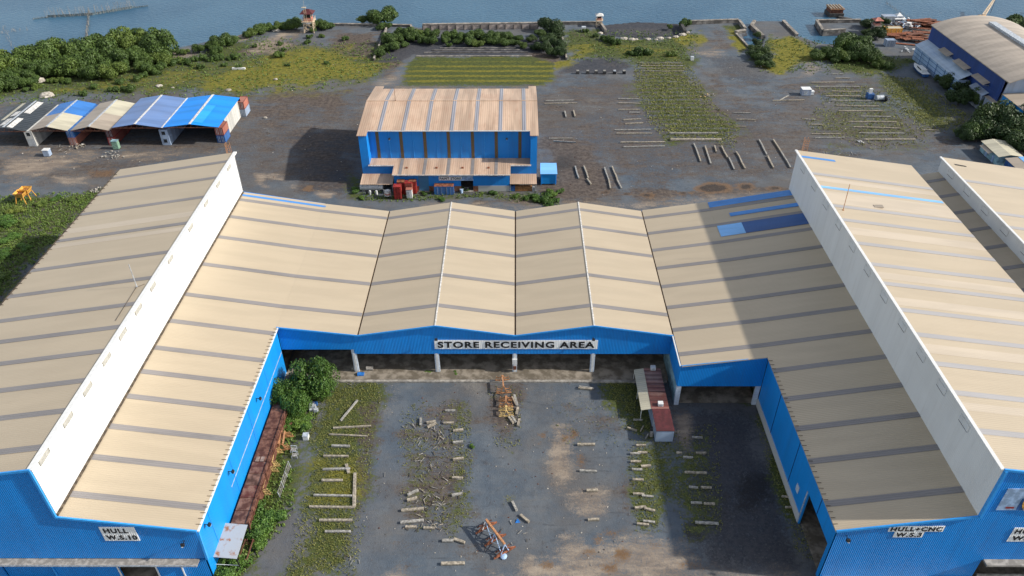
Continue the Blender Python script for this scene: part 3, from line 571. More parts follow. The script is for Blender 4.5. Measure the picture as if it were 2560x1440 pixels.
wallpoly(R,'rear_wall',[(28.7,0),(86.9,0),(86.9,20.4),(61.3,24.),(61.3,14.8),(43.4,11.5),(28.7,9.4)],BK-.35,M['blue'])
sg=MB().box(50.2,57.6,FY0-.07,FY0-.01,11.55,12.75); sg=sg.build('sign_panel',M['whitex'],R); words(sg,'lettering','HULL+CNC',53.9,12.15,.9,6.9,FY0-.12,bold=.034)
sg=MB().box(51.2,55.2,FY0-.075,FY0-.012,10.3,11.54); sg=sg.build('sign_panel',M['whitex'],R); words(sg,'lettering','W.S.3',53.2,10.93,.9,3.5,FY0-.12,bold=.034)
sg=MB().box(67.,71.5,FY0-.07,FY0-.01,9.4,12.4).build('sign_panel',M['whitex'],R); words(sg,'lettering','HULL',69.,11.7,.95,3.4,FY0-.12,bold=.034); words(sg,'lettering','W.S.',69.,10.2,.95,3.2,FY0-.12,bold=.034)
sg=MB().box(-56.5,-51.7,FY0-.07,FY0-.01,9.2,12.25).build('sign_panel',M['whitex'],L); words(sg,'lettering','HULL',-54.4,11.45,1.0,3.3,FY0-.12,bold=.034); words(sg,'lettering','W.S.10',-54.,10.,1.0,4.2,FY0-.12,bold=.034)
# emblem board: blue squares, white crescent, yellow arc on a pale panel
lg=MB().box(63.,74.,FY0-.08,FY0-.01,16.2,20.5).build('emblem_board',M['cblue'],R)
MB().box(65.6,70.6,FY0-.14,FY0-.08,16.3,18.6).build('blue_field',M['navy'],lg)
def arc(cx,cz,r0_,r1_,a0,a1,y0,y1,n=16):
    mb=MB()
    for i in range(n):
        p=[]
        for a,r_ in ((a0+(a1-a0)*i/n,r0_),(a0+(a1-a0)*(i+1)/n,r0_),(a0+(a1-a0)*(i+1)/n,r1_),(a0+(a1-a0)*i/n,r1_)): p.append((cx+r_*math.cos(a),y0,cz+r_*math.sin(a)))
        mb.extr(p,(0,y1-y0,0))
    return mb
arc(68.4,18.0,0.,2.1,0,math.pi*2,FY0-.18,FY0-.141).build('white_disc',M['trim'],lg)
arc(68.4,18.0,2.12,2.5,1.6,4.,FY0-.18,FY0-.141).build('yellow_arc',M['yell'],lg)
for x in (66.5,68.2,69.6): MB().box(x-.03,x+.03,FY0-.2,FY0-.181,16.3,17.9).build('emblem_line',M['cblue'],lg)
words(lg,'lettering','abc',64.6,16.7,.35,1.1,FY0-.1,mat='red') if False else MB().box(64.1,65.2,FY0-.1,FY0-.081,16.55,16.9).build('red_mark',M['red'],lg)
# ---------------------------------------------------------------- third hall on the far right
T3=thing('workshop_building','far right hall whose pale tan roof starts behind the right workshop','workshop',(108,FY0,0))
Thi=[(92.6,22.65),(126.,17.6)]; Tlo=[(86.95,18.2),(93.,19.35)]
r=profile_roof(T3,'upper_roof',Thi,FY0-.1,BK+.4,M['roof'])
for y in SKY_RH: strip(r,Thi,y,mat='skyl')
r=profile_roof(T3,'valley_roof',Tlo,FY0-.1,BK-.4,M['roof'])
for y in SKY_R: strip(r,Tlo,y,mat='sky')
MB().box(93.,93.2,FY0,BK,19.2,22.45).build('clerestory_wall',M['white'],T3)
for y in (147,139.5,132,124.5,117,109.5,102,94.5): vent(T3,y,93.,21.3,face=-1)
MB().box(92.5,92.95,FY0-.1,BK+.4,22.5,22.75).build('ridge_cap',M['trim'],T3)
wallpoly(T3,'front_wall',[(93.2,0),(125.8,0),(125.8,17.5),(93.2,22.4)],FY0,M['blue']); wallpoly(T3,'rear_wall',[(87.1,0),(125.8,0),(125.8,17.4),(93.2,22.3),(93.,19.1),(87.1,18.0)],BK-.4,M['blue'])
MB().box(125.6,125.8,FY0+.3,BK-.5,0,17.4).build('outer_side_wall',M['bluey'],T3)
MB().quad((94.5,149.6,22.45),(96.9,149.3,22.1),(97.1,148.9,22.04),(94.6,149.1,22.42)).build('painted_roof_hole',M['dark'],T3)  # flat dark patch: shade inside the hole is painted, no opening is cut
T3.children[-1].location.z=.08
floodlight((-45.6,FY0,9.3),(0,-1,0),'dark flood lamp low on the left workshop front, left of its corner')
floodlight((-43.5,66.2,9.9),(1,0,0),'dark flood lamp on the right side of the left workshop, just round its front corner')
floodlight((44.9,FY0,10.6),(0,-1,0),'small lamp at the left end of the right workshop front')
floodlight((-14.6,SY,9.1),(0,-1,0),'left flood lamp above the store receiving sign'); floodlight((14.1,SY,9.1),(0,-1,0),'right flood lamp above the store receiving sign')
for y,w in ((76.5,'nearest'),(92.,'middle')): floodlight((-43.5,y,8.8),(1,0,0),'%s flood lamp along the blue side wall of the left workshop'%w)
# paint store -----------------------------------------------------
PY=177.6; PS=thing('store_building','blue paint store with rust stained peach roof and FAINT STORE sign','store',(-17.5,PY,0))
def yroof(parent,name,x0,x1,prof,mat,t=.15,lift=0):
    """roof sheet running along X; prof = [(y,z)...] """
    mb=MB(); n=len(prof)
    vs=[(x,y,z+lift) for x in (x0,x1) for y,z in prof]+[(x,y,z+lift-t) for x in (x0,x1) for y,z in prof]; fs=[]
    for i in range(n-1):
        fs+=[(i,n+i,n+i+1,i+1),(2*n+i,2*n+i+1,3*n+i+1,3*n+i),(i,i+1,2*n+i+1,2*n+i),(n+i,3*n+i,3*n+i+1,n+i+1)]
    fs+=[(0,2*n,3*n,n),(n-1,2*n-1,4*n-1,3*n-1)]
    return mb.add(vs,fs).build(name,mat,parent)
mainp=[(181.2,14.15),(183.7,14.42),(199.2,16.0),(211.5,14.45),(214.5,14.0)]
r=yroof(PS,'main_roof',-38.4,3.6,mainp[1:4],M['roofp'])
yroof(PS,'end_roof',-40.9,-38.402,mainp,M['roofp']); yroof(PS,'end_roof',3.602,5.75,mainp,M['roofp'])
MB().box(-40.9,5.75,199.0,199.4,16.02,16.1).build('ridge_cap',M['roofp'],PS)
sx=[-35.4,-29.2,-23.0,-16.7,-10.4,-4.1,2.1]
for x in sx: yroof(r,'skylight',x-.5,x+.5,mainp[1:4],M['skyx'],.04,.05)
wf=M['blue']
MB().box(-38.5,3.7,184.7,184.9,6.0,14.25).build('recessed_wall',M['blue'],PS)
MB().box(-38.4,3.6,183.55,183.72,14.18,14.42).build('front_gutter',M['trim'],PS)
rs=plain('rusted_wall_strip',(.22,.13,.04),.9,.4,3,c2=(.12,.10,.07))
for x in [-36.3,-30.1,-23.9,-17.7,-11.4,-5.2,1.0]: MB().box(x-.42,x+.42,184.64,184.7,6.1,14.1).build('wall_skylight',rs,PS)
for x in [-33.2,-27,-20.8,-14.5,-8.3,-2.1]: MB().bar((x,184.67,6.1),(x,184.67,14.1),.12).build('wall_seam',M['bluetrim'],PS)
MB().box(-40.6,-38.5,181.6,184.9,0,14.1).build('left_wing',M['blue'],PS); MB().box(3.7,5.45,181.6,184.9,0,14.1).build('right_wing',M['blue'],PS)
MB().box(-40.6,-40.4,184.9,214,0,13.9).build('left_wall',M['bluey'],PS); MB().box(5.25,5.45,184.9,214,0,13.9).build('right_wall',M['bluey'],PS); MB().box(-40.4,5.25,211.2,211.4,0,14.2).build('rear_wall',M['blue'],PS)
wallpoly(PS,'gable_end',[(0,0),(1,0),(1,1)],400,M['blue']) if False else None
sl_=.104; za=lambda y:5.25+sl_*(y-177.)
r=yroof(PS,'annex_roof',-32.1,-1.45,[(176.9,za(176.9)),(184.64,za(184.64))],M['roofp'])
yroof(PS,'side_annex_roof',-38.8,-32.102,[(181.3,za(181.3)),(184.64,za(184.64))],M['roofp']); yroof(PS,'side_annex_roof',-1.448,3.95,[(181.3,za(181.3)),(184.64,za(184.64))],M['roofp'])
for x in (-30.1,-23.9,-17.7,-11.4,-5.2): yroof(r,'skylight',x-.42,x+.42,[(177.0,za(177.)),(184.5,za(184.5))],M['skyx'] if 0 else M['sky'],.04,.05)
for i,x in enumerate((-28.6,-20.8,-14.,-7.2)): MB().box(x-.3,x+.3,179.7,180.1,za(180),za(180)+.3).build('roof_vent',M['rustor'],PS)
MB().box(-32.1,-1.45,176.75,176.9,za(177)-.25,za(177)+.0).build('annex_gutter',M['wpanel'],PS)
for a,b in ((-38.8,-32.15),(-1.4,3.95)): MB().box(a,b,181.1,181.28,za(181.3)-.22,za(181.3)+.02).build('annex_gutter',M['wpanel'],PS)
MB().box(-38.5,-32.2,181.55,181.7,2.5,5.4).build('set_back_wall',M['blue'],PS); MB().box(-1.6,3.7,181.55,181.7,2.5,5.4).build('set_back_wall',M['blue'],PS)
for a,b in ((-31.8,-25.4),(-22.8,-14.4),(-11.2,-1.7)): MB().box(a,b,PY-.1,PY+.1,1.6,5.15).build('annex_wall',M['blue'],PS)
brk=plain('brick_red_block',(.25,.11,.06),.9,.3)
MB().box(-31.8,-25.4,PY-.13,PY+.1,0,1.6).build('annex_base',brk,PS); MB().box(-22.8,-14.4,PY-.13,PY+.1,0,1.6).build('annex_base',brk,PS); MB().box(-11.2,-9.9,PY-.13,PY+.1,0,1.6).build('annex_base',brk,PS); MB().box(-9.9,-1.7,PY-.14,PY+.1,0,1.7).build('annex_base',M['white2'],PS)
MB().box(-25.4,-22.8,PY-.15,PY,.2,5.0).build('roller_door',sheet('roller_door_sheet',(.05,.19,.36),'Z',.4,.05,streak='X'),PS); MB().box(-25.6,-22.6,PY-.3,PY-.1,-.1,.2).build('door_step',M['conc'],PS)
MB().box(-14.4,-11.2,PY-.05,PY+.1,3.6,5.1).build('shutter_box',M['cblue'],PS); MB().box(-14.5,-11.1,PY-.35,PY-.05,3.3,3.65).build('shutter_roll',M['cblue'],PS); MB().box(-14.4,-11.2,PY-.8,PY+.05,-.05,.3).build('door_ramp',M['conc'],PS)
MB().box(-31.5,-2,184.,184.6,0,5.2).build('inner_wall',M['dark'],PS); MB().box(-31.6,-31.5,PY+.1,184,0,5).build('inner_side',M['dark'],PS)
for x in (-29.3,-18.7,-6.): MB().box(x-1.1,x+1.1,PY-.14,PY-.1,4.45,5.0).build('high_window',M['glass'],PS)
sg=MB().box(-20.1,-14.1,PY-.16,PY-.1,3.3,4.4).build('sign_panel',M['whitex'],PS); words(sg,'lettering','FAINT STORE',-17.1,3.85,.7,5.5,PY-.2,bold=.025)
# low side canopies
yroof(PS,'left_canopy_roof',-40.7,-32.2,[(177.,2.35),(181.5,3.1)],M['roofp'],.1); yroof(PS,'right_canopy_roof',-1.6,5.4,[(177.3,2.3),(181.5,3.05)],M['roofp'],.1)
for x in (-40.3,-36.,-32.4,-1.5,5.2): MB().bar((x,177.4,0),(x,177.4,2.3),.12).build('canopy_post',M['steelg'],PS)
floodlight((-33.,184.6,12.),(0,-1,0),'left flood lamp high on the paint store recess wall'); floodlight((-2.4,184.6,12.),(0,-1,0),'right flood lamp high on the paint store recess wall')
# ---------------------------------------------------------------- small builders
ORDN=['first','second','third','fourth','fifth','sixth','seventh','eighth','ninth','tenth','eleventh','twelfth','thirteenth','fourteenth','fifteenth','sixteenth','seventeenth','eighteenth','nineteenth','twentieth','twenty-first','twenty-second','twenty-third','twenty-fourth']
def container(label,x0,x1,y0,y1,z0,h,mat,doormat=None,group='shipping containers',windows=False,name='shipping_container'):
    """container whose door end faces the viewer (low y)"""
    t=thing(name,label,'container',((x0+x1)/2,y0,z0),group)
    e=.06
    MB().box(x0+e,x1-e,y0+e,y1-e,z0+.12,z0+h-.08).build('body',mat,t)
    f=MB()
    for x in (x0,x1-.14):
        for y in (y0,y1-.14): f.box(x,x+.14,y,y+.14,z0,z0+h)
    for z in (z0,z0+h-.14):
        for y in (y0,y1-.14): f.box(x0+.14,x1-.14,y,y+.14,z,z+.14)
        for x in (x0,x1-.14): f.box(x,x+.14,y0+.14,y1-.14,z,z+.14)
    f.build('frame',doormat or mat,t)
    xm=(x0+x1)/2
    for a,b in ((x0+.16,xm-.02),(xm+.02,x1-.16)):
        d=MB().box(a,b,y0+.02,y0+.07,z0+.16,z0+h-.16).build('door',doormat or mat,t)
        if not windows:
            for k in (.3,.7): MB().bar((a+(b-a)*k,y0-.01,z0+.2),(a+(b-a)*k,y0-.01,z0+h-.2),.05).build('locking_bar',M['steelg'],d)
    if windows: MB().box(xm-.55,xm+.45,y0-.03,y0+.015,z0+h*.35,z0+h*.78).build('window',M['glass'],t)
    return t
def csheet(name,c,dirt=(.3,.2,.14)): return sheet(name,c,'Y',.55,.06,dirt,.6,'Z',groove=.45,band=.12)
M['cw']=csheet('dirty_white_container',(.60,.59,.55),(.35,.27,.2)); M['cr']=csheet('red_brown_container',(.25,.07,.055)); M['cbl']=csheet('blue_container',(.03,.15,.42)); M['cgy']=csheet('pale_blue_container',(.30,.38,.50)); M['cor']=csheet('salmon_container',(.46,.17,.12))
# ---------------------------------------------------------------- row of container sheds
M['slate']=sheet('slate_blue_roof',(.13,.22,.43),'Y',.5,.03,(.2,.22,.3),.4,'X',groove=.1); M['azure']=sheet('azure_roof',(.004,.25,.78),'Y',.5,.03,(.01,.2,.55),.4,'X',groove=.1)
M['creamr']=sheet('cream_roof',(.50,.46,.34),'Y',.5,.03,(.4,.36,.3),.4,'X',groove=.1); M['tanr']=sheet('dull_tan_roof',(.36,.30,.235),'Y',.5,.03,(.3,.24,.18),.4,'X',groove=.1)
M['blackr']=sheet('torn_black_roof',(.035,.043,.05),'Y',1.1,.05,(.12,.13,.13),.8,'X',groove=.5); M['royal']=sheet('royal_blue_roof',(.04,.18,.50),'Y',.5,.03,(.03,.12,.35),.3,'X',groove=.1)
def shed(label,xa,xr,xb,ze,zr,y0,y1,parts,truss=True):
    t=thing('shed',label,'shed',((xa+xb)/2,y0,0),'open fronted container sheds in a row')
    for nm,s0,s1,ml,mr in parts:
        profile_roof(t,nm,[(xa,ze),(xr,zr)],y0+(y1-y0)*s0,y0+(y1-y0)*s1-.003,M[ml],.1); profile_roof(t,nm,[(xr+.002,zr),(xb,ze)],y0+(y1-y0)*s0,y0+(y1-y0)*s1-.003,M[mr],.1)
    MB().box(xr-.28,xr+.28,y0-.05,y1+.05,zr+.005,zr+.07).build('ridge_cap',M['wpanel'] if ze>5.2 else M['steelg'],t)
    MB().bar((xa,y0,ze-.12),(xb,y0,ze-.12),.12).build('tie_beam',M['rust'],t)
    if truss:
        for i in range(9):
            x=xa+(xb-xa)*(i+.5)/9; zt=ze+(zr-ze)*(1-abs(x-xr)/((xb-xa)/2))-.12
            MB().bar((x,y0+.02,ze-.1),(x+.5,y0+.02,zt),.07).build('truss_web',M['rust'],t)
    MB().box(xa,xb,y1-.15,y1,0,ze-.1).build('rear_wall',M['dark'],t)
    return t
s0=G(153,281,6.05).y; fr=(s0-204.5)/(223.5-204.5)
sh1=shed('leftmost shed with torn black roof and white sheets',-153.5,-147.2,-141.2,4.85,6.1,204.,223.,[('roof_sheet',0,1,'blackr','blackr')])
for a,b,c,d in ((-151.8,-150.6,.35,1.0),(-149.9,-148.2,.45,.62),(-149.6,-148,.1,.35),(-146.6,-144.9,.55,.98),(-146.5,-145,.03,.36)):
    xs=[a,b]; z=lambda x:4.85+(6.1-4.85)*(1-abs(x+147.2)/6.2)
    profile_roof(sh1,'pale_sheet',[(a,z(a)+.04),(b,z(b)+.04)],204+19*c,204+19*d,M['wpanel'] if b>-150 else M['creamr'],.05)
shed('shed with half cream and half royal blue roof',-140.5,-134.9,-129.4,4.85,6.1,204.4,223.6,[('front_roof',0,fr,'tanr','creamr'),('rear_roof',fr,1,'royal','royal')])
shed('shed with two tone tan and cream roof',-128.4,-122.8,-117.2,4.85,6.1,204.4,223.8,[('front_roof',0,fr-.02,'tanr','tanr'),('rear_roof',fr-.02,1,'tanr','creamr')])
shed('shed with slate blue roof and white ridge',-116.2,-109.3,-101.95,5.75,6.85,204.4,225.6,[('roof_sheet',0,1,'slate','slate')])
s5=shed('bright azure shed with wide white ridge at right end',-101.6,-93.6,-85.6,5.75,6.75,204.6,226.,[('roof_sheet',0,1,'azure','azure')])
MB().box(-93.95,-93.25,204.7,226,6.79,6.86).build('ridge_flashing',M['wpanel'],s5); profile_roof(s5,'new_sheet',[(-93.2,6.78),(-90.5,6.44)],206,218.6,sheet('new_cyan_sheet',(.02,.33,.80),'Y',.5,.03,(.02,.3,.7),.2,'X'),.03)
MB().box(-101.95,-101.6,204.3,225.8,5.72,5.86).build('white_gutter',M['wpanel'],s5)
X2=[(-142.0,-139.7,'cw','cw','cw','white2','grimy white',True),(-130.3,-128.1,'cbl','cor','cbl','cor','blue over orange',False),(-118.9,-116.8,'cr','cr','maroon','red','purple red',False),(-103.2,-100.8,'cgy','cgy','cgy','cgy','pale blue',True)]
for x0,x1,mt,mb_,dt,db,nm,w in X2:
    for z0,m_,d_,lv in ((0,mb_,db,'lower'),(2.42,mt,dt,'upper')):
        container('%s %s container at the mouth between two sheds'%(lv,nm if nm!='blue over orange' else ('blue' if lv=='upper' else 'orange')),x0,x1,204.9 if x0>-140 else 204.2,214.5,z0,2.4,M[m_],M[d_],'containers between the sheds',windows=w and not(x0<-140 and lv=='lower'))
        container('%s %s container at the far end between two sheds'%(lv,nm if nm!='blue over orange' else ('blue' if lv=='upper' else 'orange')),x0,x1,214.7,223.,z0,2.4,M[m_],M[d_],'containers between the sheds')
for z0,m_,d_,lv,nm in ((0,'cbl','navy','lower','blue'),(2.42,'cor','cr','upper','salmon red')):
    container('%s %s container at the near right corner of the azure shed'%(lv,nm),-87.6,-85.2,206.4,211.,z0,2.35,M[m_],M[d_],'containers between the sheds')
for z0,m_,d_,lv,nm in ((0,'cgy','cgy','lower','pale blue'),(2.42,'cor','cr','upper','salmon red')):
    container('%s %s container at the far right corner of the azure shed'%(lv,nm),-86.6,-84.4,224.8,229.5,z0,2.35,M[m_],M[d_],'containers between the sheds')
for z0,lv in ((0,'lower'),(2.62,'upper')):
    container('%s long dirty white container forming the azure shed side'%lv,-88.4,-86.0,211.2,224.6,z0,2.6,M['cw'],M['cw'],'containers between the sheds')
# ---------------------------------------------------------------- arched hall
HL=thing('arched_hall','large blue hall with curved tan roof and grey ridge vent at upper right','hall',(162,224,0))
ang=math.radians(-1.4)
prof=[(147.3+31*i/18,12+3.3*(1-((147.3+31*i/18-162.8)/15.5)**2)) for i in range(19)]
profile_roof(HL,'curved_roof',prof,221.5,275.6,sheet('hall_roof',(.40,.335,.265),'Y',.7,.03,(.3,.25,.2),.2,'X',groove=.1),.25)
MB().box(161.6,164.,226,266,15.3,16.1).build('ridge_vent',M['steelg'],HL)
MB().box(147.6,147.9,224.5,275.,0,11.9).build('left_wall',sheet('hall_wall',(.010,.045,.20),'Y',.6,.04,(.02,.05,.16),.3,'Z'),HL); MB().box(177.8,178.,224.5,275.,0,11.9).build('right_wall',M['blue'],HL)
wallpoly(HL,'near_gable',[(147.9,0),(177.8,0)]+[(x,z-.15) for x,z in reversed(prof[1:-1])],224.5,M['cgy']); wallpoly(HL,'far_gable',[(147.9,0),(177.8,0)]+[(x,z-.15) for x,z in reversed(prof[1:-1])],274.8,M['cgy'])
LT=thing('lean_to','long pale blue lean-to with gridded wall along the arched hall','lean-to',(145.5,241,0))
profile_roof(LT,'roof_sheet',[(143.5,5.05),(147.5,7.0)],241.4,275.,sheet('leanto_roof',(.38,.46,.55),'Y',3.4,.03,(.08,.2,.42),.5,'Y',groove=.1),.12)
MB().box(143.9,144.1,241.6,274.8,0,4.95).build('outer_wall',sheet('leanto_wall',(.32,.46,.64),'Y',.6,.04,(.1,.14,.2),.3,'Z'),LT); MB().box(144.1,147.5,241.5,241.7,0,5.0).build('near_wall',M['cgy'],LT)
for z in (1.4,2.7,4.): MB().bar((143.86,241.6,z),(143.86,274.8,z),.1).build('wall_rail',M['navy'],LT)
for y in range(245,275,6): MB().bar((143.84,y,0),(143.84,y,4.95),.12).build('wall_post',M['navy'],LT)
for y,y1 in ((263,256),(252,243.5),(239,231)): 
    t=thing('door_canopy','brown canopy on the hall wall, %s from the far end'%{263:'first',252:'second',239:'third'}[y],'canopy',(147,y,6.9),'canopies on the hall wall'); profile_roof(t,'canopy_sheet',[(145.6,7.6),(147.58,8.4)],y1,y,M['tanr'],.1); MB().bar((145.8,y1,7.5),(147.55,y1,7.3),.08).build('bracket',M['steelg'],t)
for i,(y0,y1,m_) in enumerate(((229.5,238,'cgy'),(221,229.3,'tanr'),(213,220.8,'tanr'))):
    t=thing('lean_to','%s low pale blue annex with doors below the hall'%('far','middle','near')[i],'lean-to',(150,y0,0),'low annexes below the hall'); profile_roof(t,'roof_sheet',[(146.3,4.6),(151.,5.6)] if i else [(145.6,4.6),(147.5,5.6)],y0,y1,M[m_] if i else M['cgy'],.1)
    MB().box(146.6 if i else 145.9,147.,y0+.2,y1-.2,0,4.5).build('wall',M['cgy'],t); MB().box(146.5 if i else 145.8,146.58 if i else 145.88,y0+3,y0+4.2,0,2.2).build('door',M['steelg'],t); MB().box(146.5 if i else 145.8,146.58 if i else 145.88,y0+5.4,y0+6.4,2.6,3.4).build('window',M['glass'],t)
t=thing('hall_annex','tan roofed blue annex in front of the arched hall','annex',(156,211,0)); profile_roof(t,'roof_sheet',[(147.6,7.8),(165,8.6)],209,223.5,M['tanr'],.15); MB().box(148,164.8,209.4,209.6,0,7.7).build('front_wall',M['blue'],t); MB().box(147.9,148.1,209.6,223,0,7.7).build('side_wall',M['bluey'],t)
# teal hut with sign at right edge
t=thing('hut','teal hut with cream roof and small white sign beneath the dark trees','hut',(135.5,192,0))
profile_roof(t,'roof_sheet',[(132.3,2.9),(135.4,3.5)],191.2,201.3,M['creamr'],.1); profile_roof(t,'roof_sheet',[(135.402,3.5),(139.2,2.9)],191.2,201.3,M['creamr'],.1)
MB().box(132.7,138.8,191.6,201,0,2.8).build('wall',M['teal'],t); MB().box(132.62,132.7,195.8,198.8,1.2,2.0).build('sign_board',M['wpanel'],t)
for y in (193.5,197.): MB().box(132.6,132.7,y,y+1.,0,1.9).build('door',M['cblue'],t)
profile_roof(t,'canopy_sheet',[(131.3,2.3),(132.7,2.7)],194.6,199.6,M['tanr'],.08)
t=thing('hut','blue walled hut with tan roof at right edge behind the far hall','hut',(138,186,0)); profile_roof(t,'roof_sheet',[(133.5,3.0),(146,4.0)],184,190.4,M['tanr'],.1); MB().box(133.9,145.5,184.4,190.2,0,2.9).build('wall',M['navy'],t); profile_roof(t,'blue_sheet',[(137.0,3.36),(138.4,3.48)],184,190.4,M['bluelt'],.03)
# ---------------------------------------------------------------- sea walls
def seawall(label,pts,h=1.6,w=.8,z0=-1.6,mat='old'):
    P=[G(*p) for p in pts]; t=thing('sea_wall',label,'sea wall',P[0])
    for a,b in zip(P,P[1:]):
        a0=Vector((a.x,a.y,z0)); b0=Vector((b.x,b.y,z0)); d=(b0-a0).normalized(); n=Vector((-d.y,d.x,0))*w/2
        MB().extr([a0-n,b0-n,b0+n,a0+n],(0,0,h-z0-.15)).build('wall_face',M[mat if mat!='old' else 'oldf'],t); n*=1.15
        MB().extr([a0-n+Vector((0,0,h-z0-.148)),b0-n+Vector((0,0,h-z0-.148)),b0+n+Vector((0,0,h-z0-.148)),a0+n+Vector((0,0,h-z0-.148))],(0,0,.2)).build('coping',M[mat],t)
    return t
M['oldf']=plain('sea_wall_face',(.17,.155,.14),.95,.5,.4)
seawall('long double sea wall left of the overgrown slipway',[(760,66),(850,64),(1028,67)],.9,.9); seawall('short wall return at the slipway mouth',[(1028,68),(1030,82)],1.,.7)
seawall('pale sea wall right of the overgrown slipway',[(1345,62),(1500,61)],1.2,.8); seawall('leaning wall at the left side of the mud pond',[(1501,64),(1514,84)],1.5,.8); seawall('dark wall at the right side of the mud pond',[(1702,66),(1712,86)],1.5,1.,mat='olddk')
seawall('sea wall across the quay head',[(1722,60),(1845,56)],1.4,.9); seawall('quay wall beside the inlet',[(1847,58),(1862,78)],1.4,.9); seawall('short concrete stub at the inlet mouth',[(1838,84),(1862,80)],1.,1.4); seawall('inlet side wall',[(1840,86),(1874,122)],.5,.6)
seawall('tumbled wall on the left of the dark peninsula',[(1886,55),(1878,66),(1906,92)],.8,1.1); seawall('tumbled wall on the right of the dark peninsula',[(1958,55),(1972,70),(1992,90)],.8,1.1)
seawall('square grey basin wall at right',[(2150,56),(2040,57),(2056,83),(2112,80)],1.3,.9)
seawall('pale wall leaning down the left edge of the slipway',[(967,73),(935,152)],1.0,.5); seawall('pale wall leaning down the right edge of the slipway',[(1400,68),(1416,150)],1.0,.5)
# gate wall with buttresses at the slipway mouth
t=thing('slipway_gate','long pale gate wall with dark posts across the slipway mouth','gate',G(1200,74)); a=G(1057,76); b=G(1345,72)
MB().extr([(a.x,a.y,-1.8),(b.x,b.y,-1.8),(b.x,b.y+.8,-1.8),(a.x,a.y+.8,-1.8)],(0,0,4.0)).build('gate_panel',plain('gate_concrete',(.40,.33,.29),.9,.35,.5),t)
MB().extr([(a.x,a.y-.1,2.21),(b.x,b.y-.1,2.21),(b.x,b.y+1.,2.21),(a.x,a.y+1.,2.21)],(0,0,.3)).build('coping',M['old'],t)
for i in range(15):
    p=a.lerp(b,i/14); MB().box(p.x-.14,p.x+.14,p.y-.35,p.y-.01,-1.5,1.9).build('buttress',M['olddk'],t)
for i,(q0,q1) in enumerate((((1040,141),(1330,140)),((1060,132),(1320,131)),((1080,126),(1300,125)),((1100,121),(1290,120)))):
    a=G(*q0);b=G(*q1); tag(MB().bar((a.x,a.y,.1),(b.x,b.y,.1),.5,.3).build('slipway_beam',M['old'] if i==0 else M['oldf'],o=(a.x,a.y,0)),'%s concrete beam lying across the slipway, counted from the lawn'%ORDN[i],'beam','beams lying across the slipway')
for j,(c,n_) in enumerate(((( -12),6),)):
    pass
# ---------------------------------------------------------------- watch towers
def tower(label,x,y,s,roofm,body,railm,ladder=False):
    t=thing('watch_tower',label,'watch tower',(x,y,0),'watch towers on the shore'); w=1.35*s; zp=3.4*s
    for a,b in ((-1,-1),(1,-1),(1,1),(-1,1)): MB().bar((x+a*w*1.15,y+b*w*1.15,0),(x+a*w,y+b*w,zp),.2*s).build('leg',body,t)
    for a,b,c,d in ((-1,-1,1,-1),(1,-1,1,1),(1,1,-1,1),(-1,1,-1,-1)):
        for k0,k1 in ((0.2,1.7),(1.7,3.2)):
            MB().bar((x+a*w*1.08,y+b*w*1.08,k0*s),(x+c*w*1.04,y+d*w*1.04,k1*s),.1*s).build('brace',body,t); MB().bar((x+c*w*1.08,y+d*w*1.08,k0*s),(x+a*w*1.04,y+b*w*1.04,k1*s),.1*s).build('brace',body,t)
    MB().box(x-1.9*s,x+1.9*s,y-1.9*s,y+1.9*s,zp,zp+.16*s).build('platform',body,t)
    MB().box(x-1.2*s,x+1.2*s,y-1.2*s,y+1.2*s,zp+.16*s,zp+1.15*s).build('cabin_base',railm,t); 
    for a,b in ((-1,-1),(1,-1),(1,1),(-1,1)): MB().bar((x+a*1.12*s,y+b*1.12*s,zp+1.1*s),(x+a*1.12*s,y+b*1.12*s,zp+2.6*s),.14*s).build('cabin_post',body,t)
    MB().box(x-.95*s,x+.95*s,y-.95*s,y+.95*s,zp+1.2*s,zp+2.4*s).build('cabin_glass',M['glass'],t)
    for a,b,c,d in ((-1,-1,1,-1),(1,-1,1,1),(1,1,-1,1),(-1,1,-1,-1)):
        for z in (.55,1.0): MB().bar((x+a*1.85*s,y+b*1.85*s,zp+z*s),(x+c*1.85*s,y+d*1.85*s,zp+z*s),.08*s).build('railing',body,t)
    e=2.1*s; zr=zp+2.6*s; vs=[(x-e,y-e,zr),(x+e,y-e,zr),(x+e,y+e,zr),(x-e,y+e,zr),(x-.5*s,y,zr+1.1*s),(x+.5*s,y,zr+1.1*s)]
    MB().add(vs,[(0,1,5,4),(1,2,5),(2,3,4,5),(3,0,4),(0,3,2,1)]).build('hip_roof',roofm,t)
    if ladder:
        for dx in (-.3,.3): MB().bar((x+dx*s-.3*s,y-2.0*s,zp),(x+dx*s-.3*s,y-1.6*s,zr+2.5*s),.08*s).build('ladder_rail',M['cream'],t)
        for k in range(9): MB().bar((x-.6*s,y-2.*s+.045*k*s,zp+.5*k*s),(x,y-2.*s+.045*k*s,zp+.5*k*s),.07*s).build('rung',M['cream'],t)
        MB().bar((x-.3*s,y-1.6*s,zr+2.4*s),(x-.3*s,y-1.6*s,zr+4.4*s),.06).build('mast',M['cream'],t); MB().box(x-1.2*s,x+.2*s,y-1.9*s,y-1.2*s,zr+1.9*s,zr+2.0*s).build('top_platform',M['cream'],t)
    return t
p=G(776,79); tower('tall cream watch tower with maroon roof and ladder',p.x,p.y,1.25,M['maroon'],M['cream'],M['pink'],True)
p=G(1497,66); tower('small pale watch tower beside the mud pond',p.x,p.y,.75,M['wpanel'],M['cream'],M['pink'])
p=G(2186,82); tower('pink watch tower among bushes near the scrap yard',p.x,p.y,.85,M['pink'],M['pole'],M['pink'])
